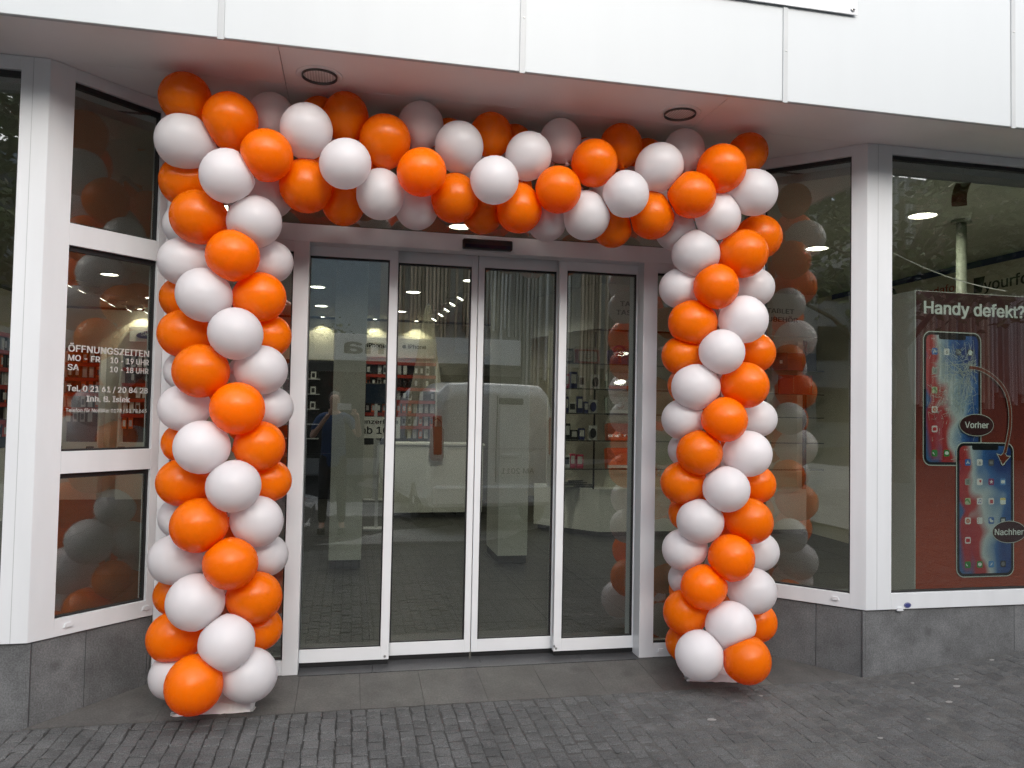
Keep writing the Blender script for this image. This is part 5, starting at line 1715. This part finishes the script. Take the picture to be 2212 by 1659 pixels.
# grey table-top stand inside the left display area (seen past the lettering)
t = empty('demo_table', 'white demo table inside behind the lettered window', 'table', (-3.0, 4.2, 0))
bm = B(); box(bm, -.7, .5, -.35, .35, .86, .90, bev=.004); obj('top', bm, 'inwhite', t, local=True)
for sx in (-.65, .45):
    bm = B(); box(bm, sx-.03, sx+.03, -.3, .3, .002, .86); obj('leg', bm, 'inwhite', t, local=True)
for k in range(4):
    g = empty('demo_phone', ('leftmost', 'second', 'third', 'rightmost')[k] + ' of four dark demo phones standing on the white table', 'phone', (-3.5+.28*k, 4.1, .902), group='demo phones on the white table')
    bm = B(); box(bm, -.035, .035, -.004, .004, .02, .16, Matrix.Rotation(-.5, 4, 'X'), bev=.003); obj('body', bm, 'black', g, local=True)
    bm = B(); box(bm, -.03, .03, -.03, .05, 0, .02); obj('stand', bm, 'silver', g, local=True)

# ================================================================== ACROSS THE STREET (seen mirrored in the panes)
ob = empty('opposite_building', 'slat clad shop building across the street with pale sign band', 'building', (6, -12, 0))
OY = -11.0
bm = B(); box(bm, .05, 24, OY-8, OY-.25, 2.44, 7.0); obj('wall', bm, 'facgrey', ob)
bm = B(); box(bm, -3.4, 24, OY-8, OY-1.2, -.2, 2.45); obj('ground_floor_wall', bm, 'facgrey', ob)
rnd = random.Random(2)
for sgn, mat in ((0, 'wood'), (1, 'wood2')):
    bm = B()
    for i in range(0, 290):
        if (i//24) % 2 != sgn: continue
        x = .12+.082*i
        for z0 in (3.05, 5.4):
            if rnd.random() < .18: continue
            d = rnd.uniform(.06, .16)
            if x > 2.9 and z0 < 4: z0 = 1.95
            box(bm, x-.024, x+.024, OY-.25, OY-.25+d, z0+rnd.uniform(-.25, .25), (5.4 if z0 < 4 else 7.0)+rnd.uniform(-.4, 0))
    obj('slat_cladding', bm, mat, ob, kind='stuff')
bm = B(); box(bm, -6.5, 2.75, OY-1.2, OY+.3, 2.42, 2.96, bev=.01); obj('sign_band', bm, 'vanwhite', ob)
bm = B(); text(bm, 'na', face_mtx((0, OY+.3005, 0), (-1, 0)), .15, 2.57, .75, .30, bold=.03, thick=.004)
obj('sign_lettering', bm, 'ink', ob)
for i in range(8):
    x0 = -3.2+3.3*i
    bm = B()
    box(bm, x0, x0+.1, OY-1.2, OY-1.1, 0, 2.42); box(bm, x0+.1, x0+3.2, OY-1.2, OY-1.12, 0, .35); box(bm, x0+.1, x0+3.2, OY-1.2, OY-1.12, 2.25, 2.42); box(bm, x0+3.2, x0+3.3, OY-1.2, OY-1.1, 0, 2.42)
    wn_ = obj('shop_window', bm, 'facgrey', ob)
    bm = B(); box(bm, x0+.1, x0+3.2, OY-1.19, OY-1.17, .35, 2.25); obj('pane', bm, 'vanglass', wn_)
ob2 = empty('glass_office_building', 'pale blue glass office building at the far side of the square', 'building', (-14, -26, 0))
bm = B(); box(bm, -30, -7.5, -34, -26, -.2, 10.5); obj('wall', bm, 'facblue', ob2)
for i in range(14):
    for k in range(3):
        bm = B(); x0 = -29.4+1.56*i; z0 = .8+3.3*k
        box(bm, x0, x0+1.3, -26.02, -25.97, z0, z0+2.3); obj('window', bm, 'vanglass', ob2)
ob3 = empty('sky_cover_tower', 'grey tower block rising behind the glass office, widened to cover bright sky', 'building', (-6, -44, 0))
bm = B(); box(bm, -9.5, 3.0, -50, -44, -.2, 22); obj('wall', bm, 'facblue', ob3)  # widened past its windows to cover bright sky in the door reflection
for k in range(7):
    bm = B(); box(bm, -9.2, -3.6, -43.99, -43.94, 1.2+3*k, 2.6+3*k); obj('window_strip', bm, 'vanglass', ob3)
# neighbour buildings closing the street
for nm, x0, x1, y0, y1, h, lab in (('corner_building', 26, 40, -20, 8, 14, 'plain grey building closing the street on the right'), ('corner_building', -44, -30, -24, 8, 13, 'plain grey building closing the street on the left')):
    t = empty(nm, lab, 'building', ((x0+x1)/2, (y0+y1)/2, 0))
    bm = B(); box(bm, x0, x1, y0, y1, -.2, h); obj('wall', bm, 'facgrey', t)
    xf = x0-.02 if x0 > 0 else x1+.02
    for i in range(7):
        for k in range(4):
            bm = B(); yy = y0+1.2+3.8*i; box(bm, xf-.03, xf+.03, yy, yy+1.8, 1.2+3.2*k, 3.0+3.2*k); obj('window', bm, 'vanglass', t)

# white delivery van parked on the square
van = empty('delivery_van', 'white delivery van with closed rear doors parked behind the photographer', 'van', (1.02, -4.15, -.036), rz=math.radians(-7))
VL, VW, VH = 4.4, 1.72, 1.86
secs = [  # y (0 rear, -VL front), half width bottom, half width top, z bottom, z shoulder, z roof
    (0.0, .78, .66, .42, 1.02, 1.72), (-.10, .85, .70, .30, 1.06, 1.84), (-.6, .86, .72, .26, 1.08, 1.86), (-2.4, .86, .72, .26, 1.08, 1.84),
    (-2.9, .86, .68, .26, 1.06, 1.72), (-3.5, .86, .74, .26, 1.00, 1.14), (-4.1, .82, .70, .26, .88, .96), (-4.38, .66, .56, .30, .66, .74)]
bm = B(); rings = []
for y, wb, wt, zb, zs, zr in secs:
    pts = [(-wb*.94, zb), (-wb, zb+.12), (-wb, zs), (-wt-.02, zr-.14 if zr-zs > .3 else zr-.03), (-wt*.86, zr-.015), (-wt*.4, zr), (wt*.4, zr), (wt*.86, zr-.015), (wt+.02, zr-.14 if zr-zs > .3 else zr-.03), (wb, zs), (wb, zb+.12), (wb*.94, zb)]
    rings.append([bm.verts.new((x, y, z)) for x, z in pts])
for a, b in zip(rings, rings[1:]):
    for k in range(len(a)):
        bm.faces.new((a[k], a[(k+1) % len(a)], b[(k+1) % len(a)], b[k]))
bm.faces.new(rings[0]); bm.faces.new(rings[-1][::-1])
body = obj('body', bm, 'vanwhite', van, local=True, smooth=False)
m_ = body.modifiers.new('bevel', 'BEVEL'); m_.width = .035; m_.segments = 3; m_.limit_method = 'ANGLE'; m_.angle_limit = math.radians(28)
for sx in (-1, 1):
    bm = B(); prism(bm, [(-3.35, 1.08), (-2.45, 1.10), (-2.45, 1.56), (-2.85, 1.54)], -.01, .01, Matrix(((0, 0, 1, sx*.80), (1, 0, 0, 0), (0, 1, 0, 0), (0, 0, 0, 1)))); obj('side_window', bm, 'vanglass', van, local=True)
    for y in (-.78, -3.5):
        bm = B(); lathe(bm, [(.22, -.10), (.305, -.095), (.32, -.07), (.32, .07), (.305, .095), (.22, .10)], 28, Matrix.Translation((sx*.76, y, .32)) @ Matrix.Rotation(PI/2, 4, 'Y')); wh = obj('wheel', bm, 'tyre', van, local=True, smooth=True)
        bm = B(); lathe(bm, [(.215, .098), (.20, .085), (.06, .088), (.05, .105), (.002, .106)], 24, Matrix.Translation((sx*.76, y, .32)) @ Matrix.Rotation(PI/2*sx, 4, 'Y'), cap=False); obj('hubcap', bm, 'silver', wh, local=True)
    bm = B(); box(bm, sx*.74-.05, sx*.74+.05, -.09, .015, .95, 1.42, bev=.012); obj('tail_lamp', bm, 'tail', van, local=True)
    bm = B(); box(bm, sx*.90-.07, sx*.90+.07, -2.95, -2.85, 1.12, 1.30, bev=.02); obj('wing_mirror', bm, 'blackm', van, local=True)
bm = B(); prism(bm, [(-.60, 1.10), (.60, 1.10), (.52, 1.62), (-.52, 1.62)], -.01, .01, Matrix.Translation((0, -2.96-.25, .28)) @ Matrix(((1, 0, 0, 0), (0, .8, -.6, 0), (0, .6, .8, 0), (0, 0, 0, 1))) if False else Matrix(((1, 0, 0, 0), (0, .75, -1, -4.05), (0, .75, 1, .27), (0, 0, 0, 1)))); obj('windscreen', bm, 'vanglass', van, local=True)
bm = B(); box(bm, -.80, .80, -.05, .07, .34, .58, bev=.03); obj('rear_bumper', bm, 'vanwhite', van, local=True)
bm = B(); box(bm, -.004, .004, -.004, .006, .62, 1.68); obj('door_gap', bm, 'blackm', van, local=True)
bm = B(); box(bm, -.62, .62, .0005, .010, 1.02, 1.035); obj('door_crease', bm, 'silver', van, local=True)
bm = B(); box(bm, .06, .30, .004, .028, .92, .965, bev=.008); obj('door_handle', bm, 'vanwhite', van, local=True)
bm = B(); box(bm, .02, .34, -.02, .012, 1.58, 1.66, bev=.01); obj('brake_lamp', bm, 'blackm', van, local=True)
bm = B(); box(bm, .02, .54, .012, .02, .70, .81); pl = obj('number_plate', bm, 'paper', van, local=True)
bm = B(); text(bm, 'AM 2011', face_mtx((.28, .0212, .724), (-1, 0)), -.21, 0, .42, .066, bold=.004); obj('plate_lettering', bm, 'ink', pl, local=True)

# closed cream parasol on the square
par = empty('parasol', 'closed cream parasol on a slim pole by the parked van', 'parasol', (.25, -5.3, -.036))
bm = B(); tube(bm, [(0, 0, .06), (0, 0, 2.95)], .024, 10); obj('pole', bm, 'steel', par, local=True)
bm = B()
nn = 40
rings = []
for z, r in ((1.05, .21), (1.15, .235), (1.5, .22), (1.9, .165), (2.3, .11), (2.65, .07), (2.85, .045), (2.93, .03)):
    rings.append([bm.verts.new((r*(1+.22*math.sin(8*2*PI*k/nn))*math.cos(2*PI*k/nn), r*(1+.22*math.sin(8*2*PI*k/nn))*math.sin(2*PI*k/nn), z+(.04*math.sin(8*2*PI*k/nn) if z < 1.1 else 0))) for k in range(nn)])
for a, b in zip(rings, rings[1:]):
    for k in range(nn): bm.faces.new((a[k], a[(k+1) % nn], b[(k+1) % nn], b[k]))
bm.faces.new(rings[-1])
obj('canopy', bm, 'cloth', par, local=True, smooth=True)
bm = B(); lathe(bm, [(.30, 0), (.30, .05), (.05, .07), (.04, .3)], 20); obj('base', bm, 'darkgrey', par, local=True)

# the photographer, standing behind the camera
per = empty('person', 'person in a blue shirt and dark trousers holding up a phone with both hands', 'person', (-.95, -4.42, -.036))
def skin_obj(name, verts, edges, radii, mat, parent, root=0, sub=2):
    me = bpy.data.meshes.new(name)
    me.from_pydata(verts, edges, [])
    o = bpy.data.objects.new(name, me)
    COL.objects.link(o)
    o.parent = parent
    me.materials.append(M[mat])
    m = o.modifiers.new('skin', 'SKIN')
    for i, r in enumerate(radii):
        me.skin_vertices[0].data[i].radius = (r, r*.85) if not isinstance(r, tuple) else r
        me.skin_vertices[0].data[i].use_root = (i == root)
    m.use_smooth_shade = True
    s = o.modifiers.new('sub', 'SUBSURF'); s.levels = sub; s.render_levels = sub
    return o
V = [(0, 0, .86), (0, .01, 1.05), (0, .0, 1.25), (0, -.01, 1.38), (0, .01, 1.46), (0, .03, 1.53), (0, .045, 1.60), (0, .035, 1.66),
     (-.09, 0, .80), (-.10, .02, .46), (-.105, -.02, .09), (-.11, .12, .04),
     (.09, 0, .80), (.11, .02, .46), (.125, -.02, .09), (.14, .12, .04),
     (-.17, 0, 1.36), (-.25, .10, 1.14), (-.10, .32, 1.36), (-.055, .36, 1.42),
     (.17, 0, 1.36), (.30, .10, 1.16), (.27, .32, 1.38), (.255, .36, 1.44)]
E_ = [(0, 1), (1, 2), (2, 3), (3, 4), (4, 5), (5, 6), (6, 7), (0, 8), (8, 9), (9, 10), (10, 11), (0, 12), (12, 13), (13, 14), (14, 15), (3, 16), (16, 17), (17, 18), (18, 19), (3, 20), (20, 21), (21, 22), (22, 23)]
Rr_ = [(.145, .11), (.13, .10), (.15, .11), (.10, .08), .05, (.06, .075), (.072, .09), (.05, .06), .085, .06, .042, .04, .085, .06, .042, .04, .058, .043, .032, .034, .058, .043, .032, .034]
skin_obj('body', V, E_, Rr_, 'skin', per)
skin_obj('shirt', [(0, 0, .74), (0, .01, 1.08), (0, 0, 1.25), (0, -.01, 1.385), (-.175, 0, 1.365), (-.235, .07, 1.20), (.175, 0, 1.365), (.27, .07, 1.22)], [(0, 1), (1, 2), (2, 3), (3, 4), (4, 5), (3, 6), (6, 7)], [(.175, .14), (.15, .12), (.16, .128), (.115, .095), .072, .062, .072, .062], 'blue', per)
skin_obj('trousers', [(0, 0, 1.02), (0, 0, .84), (-.09, 0, .78), (-.10, .02, .46), (-.105, -.02, .10), (.09, 0, .78), (.11, .02, .46), (.125, -.02, .10)], [(0, 1), (1, 2), (2, 3), (3, 4), (1, 5), (5, 6), (6, 7)], [(.165, .13), (.165, .13), .105, .075, .06, .105, .075, .06], 'jeans', per, root=1)
skin_obj('hair', [(0, -.035, 1.52), (0, -.03, 1.60), (0, .02, 1.69)], [(0, 1), (1, 2)], [(.07, .06), (.088, .085), (.07, .075)], 'hair', per)
for sx in (-1, 1):
    bm = B(); prism(bm, rrect(.09, .25, .04, cy=.06), 0, .07, Matrix.Translation((-.108 if sx < 0 else .13, 0, .0))); obj('shoe', bm, 'blackm', per, local=True)
    hx = -.055 if sx < 0 else .255
    for k in range(4):
        bm = B(); b0 = Vector((hx, .36, 1.425+.02+.016*(k-1.5))) if sx < 0 else Vector((hx, .36, 1.445+.016*(k-1.5)))
        tube(bm, [b0, b0+Vector((-sx*.02, .045, .01)), b0+Vector((-sx*.05, .05, .005))], [.010, .009, .008], 7); obj('finger', bm, 'skin', per, local=True, smooth=True)
    bm = B(); b0 = Vector((hx, .35, 1.42)); tube(bm, [b0, b0+Vector((-sx*.03, .01, .0)), b0+Vector((-sx*.055, .03, .012))], [.013, .011, .009], 7); obj('thumb', bm, 'skin', per, local=True, smooth=True)
ph = empty('phone', 'dark phone held up in both hands by the person in the blue shirt', 'phone', (-.83, -4.0, 1.435))
bm = B(); box(bm, -.08, .08, -.006, .002, 0, .075, bev=.003); obj('body', bm, 'silver', ph, local=True)
bm = B(); lathe(bm, [(.007, 0), (.006, .002), (.001, .002)], 14, Matrix.Translation((.068, .002, .037)) @ Matrix.Rotation(-PI/2, 4, 'X')); obj('lens', bm, 'chrome', ph, local=True)

# trees on the square, mirrored in the display windows
def tree(x, y, h, r, seed, label, n=5200):
    rnd = random.Random(seed)
    t = empty('street_tree', label, 'tree', (x, y, -.036), group=None)
    bm = B()
    tube(bm, [(0, 0, 0), (.05, .02, h*.25), (-.03, .06, h*.45), (.04, 0, h*.75)], [.16, .12, .10, .04], 10)
    limbs = []
    for k in range(11):
        a = rnd.uniform(0, 6.28); z = h*rnd.uniform(.32, .62)
        e = Vector((math.cos(a)*r*rnd.uniform(.5, .85), math.sin(a)*r*rnd.uniform(.5, .85), z+h*rnd.uniform(.08, .3)))
        tube(bm, [(0, .03, z), (e.x*.45, e.y*.45, z+(e.z-z)*.6), e], [.06, .04, .015], 7); limbs.append(e)
    obj('trunk', bm, 'bark', t, local=True, smooth=True)
    bm = B()
    cl = [e+Vector((rnd.gauss(0, .3), rnd.gauss(0, .3), rnd.gauss(0, .25))) for e in limbs for _ in range(4)]
    for k in range(n):
        c = rnd.choice(cl)
        p = c+Vector((rnd.gauss(0, .34), rnd.gauss(0, .34), rnd.gauss(0, .26)))
        s = rnd.uniform(.05, .10)
        q = Euler((rnd.uniform(-.9, .9), rnd.uniform(-.9, .9), rnd.uniform(0, 6.28))).to_matrix()
        bm.faces.new([bm.verts.new(p+q @ Vector(v)*s) for v in ((-.5, -1, 0), (.5, -1, 0), (.6, 0, .1), (0, 1.1, 0), (-.6, 0, .1))])
    obj('crown', bm, 'foliage', t, local=True, kind='stuff')
tree(7.6, -6.4, 6.6, 2.3, 1, 'leafy green street tree standing right of the parked van')
tree(-6.6, -6.8, 6.8, 2.3, 2, 'leafy green street tree far left of the photographer')
tree(-2.0, -19.5, 3.9, 1.7, 3, 'leafy tree in front of the tower block across the square')
